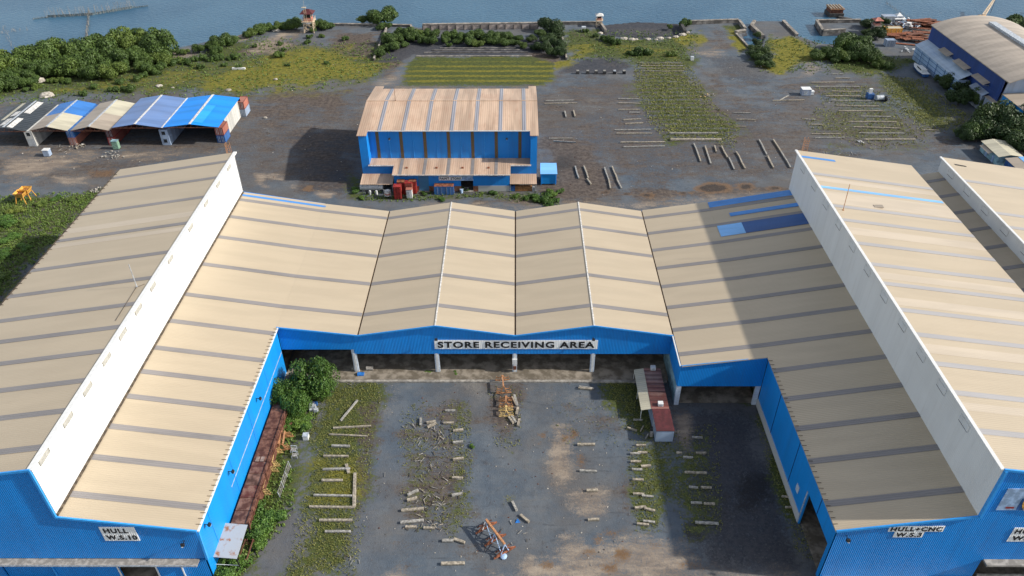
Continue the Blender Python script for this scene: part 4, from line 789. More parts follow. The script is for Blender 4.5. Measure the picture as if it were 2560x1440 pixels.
# ---------------------------------------------------------------- water side things
def stakes(name,label,cat,P,n,h,jit,lean=.15,net=None):
    t=thing(name,label,cat,(P[0].x,P[0].y,-1)); rnd=random.Random(hash(label)%999 if 0 else len(label)*7)
    base=None
    for i in range(n):
        f=i/(n-1)*(len(P)-1); k=min(int(f),len(P)-2); p=P[k].lerp(P[k+1],f-k); p=p+Vector((rnd.uniform(-jit,jit),rnd.uniform(-jit,jit),0))
        if base is None:
            base=MB().tube((0,0,-1.4),(lean,0,h),.07,.05,5).build('stake',M['pole'],o=(0,0,0)); base.parent=t; base.location=(p.x-P[0].x,p.y-P[0].y,0)
        else:
            c=base.copy(); C.objects.link(c); c.location=(p.x-P[0].x,p.y-P[0].y,0); c.scale=(1,1,rnd.uniform(.6,1.25)); c.rotation_euler=(rnd.uniform(-.1,.1),rnd.uniform(-.2,.2),rnd.uniform(0,6))
    if net:
        mb=MB()
        for a,b in zip(P,P[1:]): mb.extr([(a.x,a.y,-1.1),(b.x,b.y,-1.1),(b.x,b.y,net-1),(a.x,a.y,net-1)],(0,.03,0)); mb.bar((a.x,a.y,net-.95),(b.x,b.y,net-.95),.09)
        mb.build('net_wall',M['netm'],t)
    return t
M['netm']=plain('dark_net',(.10,.14,.16),.9,.4,2)
stakes('fish_trap','long bamboo fish trap with poles and net across upper left water','fish trap',GP((118,38),(230,32),(335,14)),70,3.4,.8,net=.9)
stakes('fish_trap','row of bamboo poles crossing the fish trap towards the mangroves','fish trap',GP((222,22),(218,70),(212,104)),60,1.6,.5,net=.5)
stakes('fish_trap','low dark net line at the right end of the fish trap','fish trap',GP((335,14),(368,10)),8,.6,.2,net=.35); stakes('fish_trap','low dark net line at the left end of the fish trap','fish trap',GP((80,43),(118,38)),8,.8,.2,net=.35)
stakes('fish_trap','faint line of poles at the far left edge of the water','fish trap',GP((8,62),(22,95),(38,135)),30,.9,.7); stakes('fish_trap','loose poles near the far left edge','fish trap',GP((0,75),(60,70)),14,1.2,1.5)
stakes('fish_trap','dark pole line running to the scrap yard at upper right','fish trap',GP((2215,2),(2255,30),(2290,50),(2345,52)),60,1.1,.3); stakes('fish_trap','thin pole line right of the crane','fish trap',GP((2500,48),(2560,28)),24,.8,.6)
a=G(2085,36,-.6); t=thing('raft','square wooden raft hut moored at the end of a pontoon','raft',(a.x,a.y,-1)); MB().box(a.x-3,a.x+3,a.y-3,a.y+3.5,-1.1,.6).build('hull',M['olddk'],t); MB().box(a.x-2.6,a.x+2.6,a.y-2.4,a.y+3.2,.6,2.2).build('cabin',M['rust'],t); MB().box(a.x-3,a.x+3,a.y-2.8,a.y+3.4,2.2,2.4).build('deck_roof',M['orange'],t)
for k in range(5): MB().box(a.x-2.8+k*1.2,a.x-2.4+k*1.2,a.y-2.7,a.y+3.3,2.4,2.75).build('roof_beam',M['wood'],t)
a=G(2090,38,-.8);b=G(2128,50,-.8); tag(MB().bar((a.x,a.y-3,-.7),(b.x,b.y,-.7),1.6,.8).build('pontoon',M['olddk'],o=(a.x,a.y-3,-1)),'dark floating pontoon linking the raft to the shore','pontoon')
t=thing('crane','yellow lattice crane boom rising behind the arched hall','crane',(186,322,0)); a=G(2452,58); _d=ray(2494,-14); _k=332/_d.y; b=Vector((_d.x*_k,332,H+_d.z*_k)); a.z=0; _a=a.copy()
MB().box(a.x-3,a.x+3,a.y-3,a.y+3,-1.2,1.).build('barge_hull',M['olddk'],t); MB().box(a.x-1.4,a.x+1.4,a.y-1.5,a.y+1.5,1.,2.9).build('cab',M['yell'],t)
for dx,dz in ((-.6,-.6),(.6,-.6),(.6,.6),(-.6,.6)): MB().bar(a+Vector((dx,0,3+dz)),b+Vector((dx*.3,0,dz*.3)),.2).build('boom_chord',M['cream'],t)
for k in range(12):
    p=a.lerp(b,k/12)+Vector((0,0,3*(1-k/12))); q=a.lerp(b,(k+1)/12)+Vector((0,0,3*(1-(k+1)/12))); MB().bar(p+Vector((-.6,0,-.6)),q+Vector((.6,0,.6)),.1).build('boom_lacing',M['cream'],t)
MB().bar((b.x-.2,b.y,b.z-9),(b.x,b.y,b.z),.1).build('cable',M['black'],t)
# ---------------------------------------------------------------- scrap yard at upper right
def at(px,py,z=0): return G(px,py,z)
def plates(label,pts,n,mat,seed,z1=1.4):
    rnd=random.Random(seed); P=[at(*p) for p in pts]; xs=[p.x for p in P]; ys=[p.y for p in P]; cx=(min(xs)+max(xs))/2; cy=(min(ys)+max(ys))/2
    t=thing('plate_pile',label,'scrap pile',(cx,cy,0))
    for k in range(n):
        x=rnd.uniform(min(xs),max(xs)-3); y=rnd.uniform(min(ys),max(ys)-2); w=rnd.uniform(4,9); d=rnd.uniform(.8,2.6); z=.2+z1*k/n; a=rnd.uniform(-.5,.3)
        u=Vector((math.cos(a),math.sin(a),0))*w; v=Vector((-math.sin(a),math.cos(a),0))*d; o=Vector((x,y,z))
        MB().slab([o,o+u,o+u+v,o+v],.18).build('steel_plate',M[mat if k%4 else 'rust'],t)
        for q in (.15,.85): MB().bar(o+u*q-Vector((0,0,.18)),o+u*q+v-Vector((0,0,.18)),.3,.3).build('bearer',M['rust'],t)
plates('pile of rusty steel plates beside the lean-to',[(2228,110),(2305,84)],22,'rustor',3); plates('far stack of rusty steel plates at the shore',[(2262,74),(2335,58)],20,'rustor',5,2.6)
container('yellow ended tan container in the scrap yard',*(lambda p:(p.x,p.x+6.4,p.y,p.y+3))(at(2212,88)),0,2.6,M['creamr'],M['yell'],None); container('small pale blue container near the bushes and rusty plates',*(lambda p:(p.x,p.x+3.4,p.y,p.y+2.6))(at(2214,117)),0,2.4,M['cgy'],M['cgy'],None); container('grey blue site container behind the scrap yard',*(lambda p:(p.x,p.x+8,p.y,p.y+3.))(at(2205,60)),0,3,M['cgy'],M['steelg'],None)
a=at(2242,56); t=thing('tent','white peaked tent behind the scrap yard','tent',(a.x,a.y,0)); MB().add([(a.x-2.4,a.y-2.4,2),(a.x+2.4,a.y-2.4,2),(a.x+2.4,a.y+2.4,2),(a.x-2.4,a.y+2.4,2),(a.x,a.y,4)],[(0,1,4),(1,2,4),(2,3,4),(3,0,4)]).build('canopy',M['trim'],t)
for sx_,sy_ in ((-1,-1),(1,-1),(1,1),(-1,1)): MB().bar((a.x+sx_*2.3,a.y+sy_*2.3,0),(a.x+sx_*2.3,a.y+sy_*2.3,2),.1).build('leg',M['steelg'],t)
rnd=random.Random(5)
def heap(label,px,py,w,d,h,mats,n,seed,cat='scrap heap',name='scrap_heap'):
    rnd=random.Random(seed); p=at(px,py); t=thing(name,label,cat,(p.x,p.y,0))
    for k in range(n):
        a=Vector((p.x+rnd.gauss(0,w/3),p.y+rnd.gauss(0,d/3),rnd.uniform(.1,h))); l=rnd.uniform(.5,1.6)*max(.5,h); b=a+Vector((rnd.uniform(-l,l),rnd.uniform(-l,l),rnd.uniform(-.25,.25)*h))
        a.z=max(.08,a.z); b.z=max(.08,b.z); MB().bar(a,b,rnd.uniform(.12,.5)*min(1,h+.3),rnd.uniform(.06,.3)).build('scrap_piece',M[rnd.choice(mats)],t)
    return t
heap('grey and white scrap metal heap behind the yellow ended container',2262,70,9,6,2.2,['steelg','trim','cblue','rust'],46,1); heap('dark scrap heap beside the tent',2240,66,5,3,1.4,['rust','black','steelg'],24,2); heap('white scrap by the rusty plates near the lean-to corner',2268,127,3,3,1.,['trim','steelg'],12,3); heap('broken timber and rubble beside the blue over orange containers',200,366,3,2,.5,['wood','rock','wpanel'],22,4,'rubble'); heap('rubble and pale timber heap below the green box',275,390,5,3,.4,['wood2','rock','pole'],30,5,'rubble'); heap('brushwood heap at the left roof edge',243,477,2.6,2,.5,['pole','rock'],26,6,'rubble')
def boat(label,px0,py0,px1,py1,w,hull,deck):
    a=at(px0,py0);b=at(px1,py1); d=(a-b); L_=d.length; d.normalize(); n=Vector((-d.y,d.x,0)); t=thing('boat',label,'boat',(b.x,b.y,0))
    sec=[(0,.82,.9),(.35,1,.85),(.7,.8,.95),(.9,.4,1.1),(1.,.03,1.25)]; vs=[]
    for s,ww,hh in sec: c=b+d*(s*L_); vs+=[c+n*(ww*w/2)+Vector((0,0,hh+.4)),c+n*(ww*w*.3)+Vector((0,0,.25)),c-n*(ww*w*.3)+Vector((0,0,.25)),c-n*(ww*w/2)+Vector((0,0,hh+.4))]
    fs=[]
    for i in range(4): fs+=[(4*i+j,4*i+j+1,4*i+5+j,4*i+4+j) for j in range(3)]+[(4*i+3,4*i,4*i+4,4*i+7)]
    fs+=[(0,1,2,3),(16,19,18,17)]; MB().add(vs,fs).build('hull',hull,t)
    tp=[vs[4*i] for i in range(5)]+[vs[4*i+3] for i in (4,3,2,1,0)]; MB().slab([v+Vector((0,0,.03)) for v in tp],.02).build('deck',deck,t)
    c0=b+d*(.2*L_); c1=b+d*(.62*L_); MB().extr([c0+n*w*.3+Vector((0,0,1.3)),c1+n*w*.26+Vector((0,0,1.3)),c1-n*w*.26+Vector((0,0,1.3)),c0-n*w*.3+Vector((0,0,1.3))],(0,0,.9)).build('cabin',deck,t)
    for s_ in (1,-1): MB().bar(c0+n*s_*w*.305+Vector((0,0,1.9))+d*.4,c1+n*s_*w*.27+Vector((0,0,1.9))-d*.4,.06,.4).build('cabin_window',M['glass'],t)
    return t
boat('white cabin boat with blue hull beside the gridded lean-to',2283,168,2313,195,3.2,M['navy'],M['trim']); boat('grey boat lying in the scrap yard',2255,68,2279,72,3.4,M['steelg'],M['trim'])
# white and blue kiosks in right yard
def hutbox(name,label,cat,px,py,w,d,h,m,mt,extra=True):
    p=at(px,py); t=thing(name,label,cat,(p.x+w/2,p.y,0)); MB().box(p.x,p.x+w,p.y,p.y+d,.08,h).build('body',m,t,bevel=.03); MB().box(p.x-.08,p.x+w+.08,p.y-.08,p.y+d+.08,h,h+.1).build('lid',mt,t)
    if extra: MB().box(p.x+w*.2,p.x+w*.6,p.y-.04,p.y-.002,.3,h*.8).build('door',M['steelg'],t)
    for sx_ in (0,w-.15): MB().box(p.x+sx_,p.x+sx_+.15,p.y+.05,p.y+d-.05,0,.078).build('skid',M['black'],t)
    return t
hutbox('tool_cabin','pale blue tool cabin in the right yard','cabin',2004,240,2.9,2.4,2.1,M['cgy'],M['trim']); hutbox('tank_box','small white box standing right of the pale blue tool cabin','box',2024,238,1.3,1.1,1.2,M['trim'],M['trim'],False)
p=at(2196,252); t=thing('winch','blue and grey engine winch in the right yard','winch',(p.x,p.y,0)); MB().box(p.x-3.4,p.x-1.4,p.y+.5,p.y+2.6,.2,1.9).build('housing',M['navy'],t); MB().box(p.x-3,p.x-2,p.y+1.4,p.y+2.2,1.9,3.4).build('cab',M['trim'],t); MB().tube((p.x-1,p.y,1),(p.x+1.4,p.y+.4,1),.8,.8,12).build('drum',M['steelg'],t); MB().tube((p.x+1.9,p.y-.4,.9),(p.x+2.3,p.y-.4,.9),.9,.9,12).build('wheel',M['black'],t); MB().box(p.x-3.4,p.x+2,p.y-.2,p.y+.1,0,.3).build('frame',M['olddk'],t)
def whitebin(label,px,py,s=.8,m='trim'):
    p=at(px,py); t=thing('box',label,'box',(p.x,p.y,0)); MB().box(p.x-s/2,p.x+s/2,p.y-s/2,p.y+s/2,0,s*1.05).build('body',M[m],t); MB().box(p.x-s/2-.04,p.x+s/2+.04,p.y-s/2-.04,p.y+s/2+.04,s*1.05,s*1.12).build('lid',M['steelg'],t)
for i,x in enumerate((1444,1469,1490,1511,1536,1560)):
    p=at(x,184); t=thing('bollard_stand','%s white capped stand from the left in the row beyond the log yard'%ORDN[i],'stand',(p.x,p.y,0),'white capped stands in a row'); MB().box(p.x-.55,p.x+.55,p.y-.5,p.y+.5,0,.9).build('base',M['black'] if i in (4,5) else M['olddk'],t); MB().box(p.x-.45,p.x+.45,p.y-.4,p.y+.4,.9,1.2).build('cap',M['wood2'] if i not in(4,) else M['steelg'],t)
whitebin('small white box on the dark gravel road',1730,150,1.1); whitebin('white box left in the weeds beside the wavy road',1459,78,1.6)
tag(MB().box(0,4.6,0,.8,0,.55).build('concrete_block',M['trim'],o=(0,0,0)),'long white block lying in the mossy left field','block').location=at(580,174); C.objects[-1]['category']='block'
hutbox('white_cabinet','white cabinet alone on the muddy left yard','cabinet',110,392,1.7,1.5,1.9,M['cgy'],M['trim'],False)
hutbox('green_box','pale green box in front of the purple red containers','box',283,374,1.7,1.3,2.5,plain('pale_green_paint',(.20,.33,.24),.7),M['teal'],False)
# rocks in left field
def rock(label,px,py,r,sz=.5,mat='rock',seed=1):
    rnd=random.Random(seed); p=at(px,py); mb=MB(); mb.ball((0,0,0),1,n=9,k=6)
    mb.v=[(v[0]*r*(1+.3*mn.noise(Vector(v)*1.7+Vector((seed,0,0)))),v[1]*r*.7*(1+.3*mn.noise(Vector(v)*1.7+Vector((0,seed,0)))),max(-.1,v[2]*r*sz*(1+.3*mn.noise(Vector(v)*2))+.1)) for v in mb.v]
    o=tag(mb.build('rock',M[mat]),label,'rock'); o.location=p
for i,(l,x,y,r) in enumerate((('pale rubble pair in the left field',398,216,1.3),('yellowish broken concrete ring behind the black roofed shed',117,240,2.6),('small pale rock on the moss above the slate roof',432,220,.6),('white rock below the white block in the moss',689,199,.8),('pale stone near the azure shed far corner',572,226,1.),('pale stone on the mud right of the azure shed',663,295,.7),('pale mound at the foot of the mangroves at left',95,203,2.6),('pale stone heap at the shoreline by the shrubs',690,78,1.8),('grey rock by the dark bush in the left field',480,162,1.1))): rock(l,x,y,r,seed=i+1)
for i,(x,y) in enumerate([(1508,92),(1530,96),(1560,98),(1590,99),(1620,99),(1650,97),(1672,96),(1690,93),(1706,88),(1720,82),(1500,84),(1580,100),(1640,100)]): rock('white rubble lump along the inner rim of the mud pond, %s of the line'%ORDN[i],x,y,.9+.3*(i%3),.5,'rock',i+20)
# ---------------------------------------------------------------- timber sleepers and poles
def beam(px0,py0,px1,py1,w,label,group,mat='wood',h=None,name='timber_sleeper',cat='sleeper',wob=0,z=0.):
    a=G(px0,py0);b=G(px1,py1);w*=.88 if py0>560 else .72; h=h or w*.8; d=(b-a); L_=d.length; d.normalize(); n=Vector((-d.y,d.x,0)); o=Vector((a.x,a.y,z)); mb=MB(); k=max(1,int(L_/2.5)); rnd=random.Random(int(px0*7+py0))
    pts=[a+d*(L_*i/k)+n*(rnd.uniform(-wob,wob) if 0<i<k else 0) for i in range(k+1)]
    for i in range(k):
        p,q=pts[i],pts[i+1]; g_=.02 if wob else 0
        mb.bar((p.x,p.y,z+h/2+rnd.uniform(0,.03)),(q.x-d.x*g_,q.y-d.y*g_,z+h/2+rnd.uniform(0,.03)),w*rnd.uniform(.93,1.07),h)
    ob=mb.build(name,M[mat],o=o,bevel=.03 if w>.4 else 0); return tag(ob,label,cat,group)
def row(org,s,segs,w,desc,group,mat='wood',h=None,wob=0,order='top'):
    segs=sorted(segs,key=lambda q:(q[1]+q[3])) if order=='top' else sorted(segs,key=lambda q:(q[0]+q[2]))
    for i,q in enumerate(segs):
        beam(org[0]+q[0]/s,org[1]+q[1]/s,org[0]+q[2]/s,org[1]+q[3]/s,q[4] if len(q)>4 else w,'%s timber %s'%(ORDN[i],desc),group,mat if i%3 else ('wood2' if mat=='wood' else mat),h,wob=wob)
GA=((940,900),2.666); GB=((1400,900),2.666); GC=((500,860),2.4826); GD=((1340,100),3.428); GE=((1700,0),2.977)
row(*GA,[(462,342,528,342),(450,425,520,422),(515,476,582,468),(513,555,582,548),(513,667,584,658),(508,788,578,792),(505,906,578,894)],.42,'from the top along the right edge of the debris strip','sleepers beside the debris strip',h=.34)
row(*GA,[(298,390,298,440),(338,423,400,412),(343,452,402,424),(210,905,283,870),(208,940,275,922),(168,1007,318,995,.5),(163,1087,318,1073,.55),(197,1117,272,1117),(318,1124,392,1126),(440,1208,516,1208,.5),(518,1196,592,1222,.5),(433,1362,592,1358,.5)],.42,'from the top among the litter left of the orange trestle','sleepers in the debris strip',h=.34)
row(*GA,[(908,250,936,305),(922,238,942,306),(946,320,935,368),(884,382,915,425),(904,378,932,420),(956,398,945,445),(908,948,938,1008),(962,1037,1020,1085)],.42,'from the top in the line by the yellow pipe racks','sleepers by the pipe racks',h=.34)
row(*GA,[(1353,182,1450,196,.3),(1348,192,1440,200,.3),(1342,567,1460,567),(1357,742,1472,748),(1402,874,1478,872,.5),(1412,1069,1488,1067)],.42,'from the top in the sparse column right of the yard middle','sleepers right of the yard middle',h=.34)
row(*GB,[(507,573,572,573),(468,628,536,628),(517,620,582,622),(470,681,540,681),(478,733,548,736),(540,713,605,708),(483,801,556,803),(487,895,560,899),(545,909,622,916),(497,990,572,982),(560,993,633,1010),(512,1094,592,1104),(553,1077,632,1086),(448,455,512,476,.3),(535,480,556,445,.2),(570,528,588,498,.2),(487,402,550,404,.2)],.40,'from the top in the paired column below the cabin','paired sleepers below the cabin',h=.32)
row(*GB,[(775,621,812,622),(820,652,885,654),(906,623,973,624),(830,752,902,754),(906,756,977,756),(878,518,948,521,.3),(858,848,918,856),(938,852,1008,856),(872,955,945,958),(958,961,1030,963),(900,1086,1055,1094,.5),(1476,913,1528,917,.25),(1500,985,1560,985,.25)],.38,'from the top in the shadow of the right workshop','sleepers in the workshop shadow',h=.3)
row(*GC,[(873,480,978,352,.35),(828,525,1062,513,.32),(803,565,1040,577,.25),(818,636,931,638),(768,699,922,701,.38),(763,782,932,778),(908,750,924,805,.55),(756,850,886,850),(706,942,945,947,.38),(680,1014,960,1018,.38),(742,1097,945,1098),(777,1168,935,1168),(962,805,957,1015,.6)],.42,'from the top in the weedy strip at the yard left','sleepers in the left weedy strip',h=.3)
row(*GD,[(80,525,328,520),(75,549,355,544),(112,848,316,847,.3),(148,870,343,881,.3)],.4,'from the top lying right of the paint store','poles right of the paint store',h=.3,wob=.12)
row(*GD,[(705,508,888,512),(702,545,895,549),(705,601,892,601),(800,625,892,627),(750,688,900,681),(765,722,918,714),(675,775,985,771),(690,805,993,805),(722,881,1108,878,.5),(750,921,1102,914,.5)],.42,'from the top beside the left edge of the vegetable strip','poles left of the vegetable strip',h=.3,wob=.1)
row(*GD,[(1142,808,1560,806,.5),(1150,860,1588,860,1.0)],.6,'of two closing the near end of the vegetable strip','beams closing the vegetable strip','wood',h=.5)
row(*GD,[(1690,627,1840,631),(1720,685,1880,688),(1700,745,1800,747,.2)],.35,'from the top between the vegetable strip and the gravel road','poles by the gravel road',h=.3,wob=.1)
row(*GD,[(336,1088,366,1190),(410,1086,448,1190),(438,1195,472,1243),(587,1100,622,1200),(622,1200,638,1280),(652,1090,700,1215),(700,1215,732,1276)],.5,'from the left lying end on behind the store roof','end on logs behind the store',h=.4,wob=.1,order='x')
row(*GD,[(1352,895,1390,990),(1390,990,1410,1048),(1448,915,1468,975),(1465,970,1498,1068),(1530,912,1545,965),(1590,915,1642,1015),(1652,1015,1698,1115),(1715,965,1740,1003),(1740,1003,1792,1108),(1910,860,1978,990),(1985,1000,2036,1102),(2032,860,2100,965),(2100,965,2180,1100)],.5,'from the left lying end on below the vegetable strip','end on logs below the vegetable strip',h=.4,wob=.12,order='x')
row(*GD,[(246,615,258,665),(322,610,335,662)],.55,'of two short end on logs with splayed sticks','short splayed logs',h=.4,wob=.15,order='x')
row(*GE,[(1130,556,1215,556),(1155,586,1265,587),(980,618,1298,616),(1005,650,1338,650),(1130,684,1350,686),(1085,718,1345,720),(1125,752,1445,754),(1160,790,1480,795),(1180,830,1510,830),(1345,870,1570,874),(1255,910,1610,912),(1290,950,1640,960),(1330,995,1665,998),(1370,1042,1750,1042,.6)],.42,'from the top in the long ladder of poles in the right yard','ladder of poles in the right yard',h=.35,wob=.1)
row(*GE,[(930,892,1012,894),(955,930,1062,932),(980,1000,1195,1000),(1005,1030,1225,1028)],.35,'from the top left of the long pole ladder','poles left of the pole ladder',h=.3,wob=.08)
row(*GE,[(690,752,925,747),(740,750,805,715),(1800,970,1925,975)],.35,'of three stray poles in the right yard','stray poles in the right yard',h=.3,wob=.06)
# slim rows of the vegetable strip
row(*GD,[(880,200,1060,203),(885,222,1065,224),(895,245,1070,247),(900,265,1075,266),(1085,270,1270,268),(1085,245,1268,246),(1080,222,1262,224),(1080,200,1255,203)],.3,'counted from the top among the bare beds of the vegetable strip','pole edging of the bare beds',h=.2,wob=.1)
rnd=random.Random(11)
def litter(label,cx,cy,rx,ry,n,seed,mats=('pole','wood2','bark'),l=1.2):
    """loose sticks: each a part of the pile"""
    rnd=random.Random(seed); p0=G(cx,cy); t=thing('stick_litter',label,'litter',p0,'scattered sticks and litter')
    for k in range(int(n*.55)):
        p=G(cx+rnd.gauss(0,rx/2),cy+rnd.gauss(0,ry/2)); a=rnd.uniform(0,3.14); q=rnd.uniform(.3,1)*l; v=Vector((math.cos(a),math.sin(a),0))*q/2
        MB().bar(p-v+Vector((0,0,.08)),p+v+Vector((0,0,.06+rnd.random()*.15)),rnd.uniform(.03,.13),.06).build('stick',M[rnd.choice(mats)],t)
for i,(l,*a) in enumerate((('scattered sticks at the top of the debris strip',1095,1085,64,34,54),('scattered sticks in the middle of the debris strip',1070,1165,64,56,60),('pale sticks heaped near the bottom of the debris strip',1085,1250,50,40,66),('dark and pale scraps under the lowest debris sleepers',1070,1318,60,16,24),('white bits around the blue legged trestle',1290,1345,80,60,16),('sticks beside the lower right workshop shadow',1990,1260,30,30,12),('litter on the weeds by the left post of the store',870,950,60,14,18),('broken pieces at the near end of the left weedy strip',875,1400,25,18,16),('litter near the far left log pair',1400,275,20,12,8),('white specks along the gravel road',1850,190,60,25,14),('white specks on the mud left of the paint store',640,345,60,30,12),('pale litter below the long pole ladder',2100,380,60,14,26),('bits among the bushes beside the basin',2150,152,50,8,14),('litter by the two tone shed mouth',165,370,40,12,16))): litter(l,*a,i+3,mats=('wood','pole','wood2','bark') if i<4 else ('pole','wood2','bark'),l=1.2 if a[1]>900 else 1.8)
# ---------------------------------------------------------------- pipe racks
def rack(label,a,b,h,mat,arms=3,al=1.6,rail=2,gap=.7,legmat=None,aw=.16):
    a=Vector((a[0],a[1],0));b=Vector((b[0],b[1],0)); d=(b-a).normalized(); n=Vector((-d.y,d.x,0)); t=thing('pipe_rack',label,'pipe rack',a,'steel pipe racks in the yard'); up=Vector((0,0,1)); legmat=legmat or mat
    for s in ((-1,1) if rail==2 else (0,)): MB().bar(a+n*s*gap/2+up*h,b+n*s*gap/2+up*h,aw*1.5,aw*1.5).build('rail',M[mat],t)
    for e in (a,b) if (b-a).length<6 else (a,a.lerp(b,.5),b):
        MB().bar(e-n*al+up*.12,e+n*al+up*.12,aw).build('foot',M[mat],t)
        for s in (-1,1): MB().bar(e+n*s*(gap/2+.35)+up*.12,e+n*s*gap/4+up*h,aw).build('leg',M[legmat],t)
        for k in range(1,arms+1):
            z=h*k/(arms+1)
            for s in (-1,1):
                q=MB().bar(e+n*s*.3+up*z,e+n*s*al*(1-.12*k)+up*z,aw*.8); q.build('arm',M[mat],t)
                MB().bar(e+n*s*al*(1-.12*k)+up*z,e+n*s*al*(1-.12*k)+up*(z+.3),aw*.7).build('arm_stop',M[mat],t)
    return t
def gxy(x,y): p=G(x,y); return (p.x,p.y)
rack('orange pipe rack nearest the store slab',gxy(1259,983),gxy(1256,955),1.7,'orange',2,1.45,1,.4)
rack('yellow pipe rack just below the orange one, upper of two',gxy(1265,1018),gxy(1265,1003),1.3,'orange',2,1.35,1,.4); rack('yellow pipe rack below the orange one, lower of two',gxy(1266,1041),gxy(1265,1027),1.3,'paleyell',2,1.35,1,.4)
rack('upper pale orange pipe rack beside the rusty pontoon',gxy(706,1126),gxy(711,1094),1.6,'orange',3,1.6); rack('middle pale yellow pipe rack beside the rusty pontoon',gxy(679,1168),gxy(686,1134),1.6,'paleyell',3,1.5); rack('lower cream pipe rack beside the rusty pontoon',gxy(655,1238),gxy(672,1180),1.7,'paleyell',3,1.7)
# big trestle with blue struts
a=G(1262,1384); b=G(1216,1322); t=thing('trestle','big rusty orange trestle with blue struts casting a long shadow','trestle',a,); d=(b-a).normalized(); n=Vector((-d.y,d.x,0)); up=Vector((0,0,1)); hh=2.3
MB().bar(a+up*hh,b+up*hh,.32,.3).build('top_beam',M['orange'],t)
for f in (0,.5,1):
    e=a.lerp(b,f); MB().bar(e-n*1.9+up*.25,e+n*1.9+up*.25,.22,.22).build('foot_beam',M['rustor'],t); MB().bar(e-n*1.3+d*.6+up*.55,e+n*1.3+d*.6+up*.55,.15).build('cross_beam',M['rust'],t)
    for s in (-1,1): MB().bar(e+n*s*.7+up*.3,e+up*hh,.14).build('strut',M['cblue'] if f<1 else M['trim'],t); MB().bar(e+n*s*1.7+up*.3,e+n*s*.2+up*1.3,.16).build('stay',M['rustor'],t)
for f0,f1 in ((0,.5),(.5,1)):
    for s in (-1,1): MB().bar(a.lerp(b,f0)+n*s*.6+up*.4,a.lerp(b,f1)+up*(hh-.1)+n*s*.15,.11).build('brace',M['cblue'],t); MB().bar(a.lerp(b,f1)+n*s*.8+up*.4,a.lerp(b,f0)+up*(hh-.4)+n*s*.2,.09).build('brace',M['steelg'],t)
p=G(1259,1392); o=MB(); o.ball((0,0,.12),.55,n=10,k=6,sz=.45); o=o.build('cement_lump',M['cblue'],o=(0,0,0)); o.location=p; tag(o,'pale blue grey cement lump at the near end of the trestle','lump')
p=G(1288,1308); o=MB().add([(0,0,.03),(.8,.1,.03),(.4,.7,.25),(0.1,.5,.03)],[(0,1,2),(0,2,3),(0,3,1),(1,3,2)]).build('tarp_scrap',M['bldrum'],o=(0,0,0)); o.location=p; tag(o,'small blue tarp scrap right of the trestle','scrap')
# ---------------------------------------------------------------- rusty pontoon beside the left workshop wall
def G2(x,y,z): return G(x,y,z)
z=2.3; t=thing('rusty_pontoon','long rusty red steel pontoon lying against the left workshop wall','pontoon',G(600,1310)); q=[G2(661,1013,z),G2(695,1015,z),G2(604,1308,z),G2(560,1306,z)]
xl=(q[0].x+q[3].x)/2; xl=max(xl,-43.1); y1=q[0].y+3; y0=q[3].y-.3; xr=xl+2.7
MB().box(xl,xr,y0,y1,0,z).build('hull',M['rust'],t)
k=0; y=y0
while y<y1-1:
    MB().box(xl+.02,xr-.45,y+.05,min(y+2.35,y1),z+.002,z+.05+.02*(k%3)).build('deck_plate',plain('rust_plate_%d'%k,(.13+.03*(k%3),.042+.008*(k%2),.026),.9,.5,.8,c2=(.24,.12,.08)) if k<5 else M['rust'],t); y+=2.42; k+=1
for dx,zz in ((-.05,z+.35),(.12,z-.4)): MB().bar((xr+dx,y0,zz),(xr+dx,y1,zz),.12).build('side_rail',M['rust'],t)
y=y0
while y<y1: MB().bar((xr+.05,y,0),(xr+.05,y,z+.4),.14).build('side_post',M['rust'],t); y+=2.4
for x,y in ((xl+.7,y0+12.6),(xl+1.5,y0+12.6)): arc(x,0,.25,.42,0,6.283,0,1) if False else MB().box(x-.3,x+.3,y-.5,y+.5,z+.1,z+.14).build('pale_patch',plain('bare_patch',(.30,.2,.15),.9,.3),t)
# zinc canopy
z=3.1; t=thing('zinc_canopy','rust streaked grey zinc canopy at the front corner of the left workshop','canopy',G(560,1400)); q=[G(548,1306,z+.25),G(619,1312,z),G(592,1397,z),G(518,1391,z+.25)]
zm=plain('rust_streaked_zinc',(.42,.43,.44),.6,.12,.9,c2=(.30,.12,.05),thr=(.52,.66)); MB().slab(q,.06).build('zinc_sheet',zm,t)
for k in (0,1,2,3): MB().bar(q[k]-Vector((0,0,.1)),(q[k].x,q[k].y,0),.14).build('post',M['black'],t)
MB().bar((q[3].x,q[3].y,1.5),(q[2].x,q[2].y,1.5),.07).build('rail',M['trim'],t)
a=gxy(622,1410); rack('rusty ladder like frame right of the zinc canopy',gxy(612,1412),gxy(628,1362),1.4,'rust',2,.8,2,1.2,aw=.09)
# portable cabins
zt=2.75
t=thing('site_cabin','white site cabin with maroon roof at the near end','cabin',G(1658,1105)); a=G(1637,1105);b=G(1681,1105); yb=a.y; x0=a.x;x1=b.x; yf=G(1655,1023,zt).y
MB().box(x0,x1,yb,yf,.1,zt-.06).build('body',M['cw'] if 0 else M['cgy'],t); MB().box(x0-.05,x1+.05,yb-.05,yf,zt-.06,zt+.04).build('roof',M['maroon'],t); MB().box(x0-.04,x0,yb+2.2,yb+3.2,.3,2.3).build('door',M['steelg'],t)
t=thing('site_cabin','site cabin with rust striped roof and cream awning behind the maroon one','cabin',(x0,yf,0)); ye=G(1640,921,zt).y
rst=sheet('rust_striped_roof',(.15,.05,.04),'Y',1.1,.05,(.50,.40,.34),.8,'X',groove=.6,band=.3)
MB().box(x0-.1,x1-.1,yf+.06,ye,.1,zt-.06).build('body',M['cgy'],t); MB().box(x0-.15,x1-.05,yf+.06,ye+.05,zt-.06,zt+.05).build('roof',rst,t)
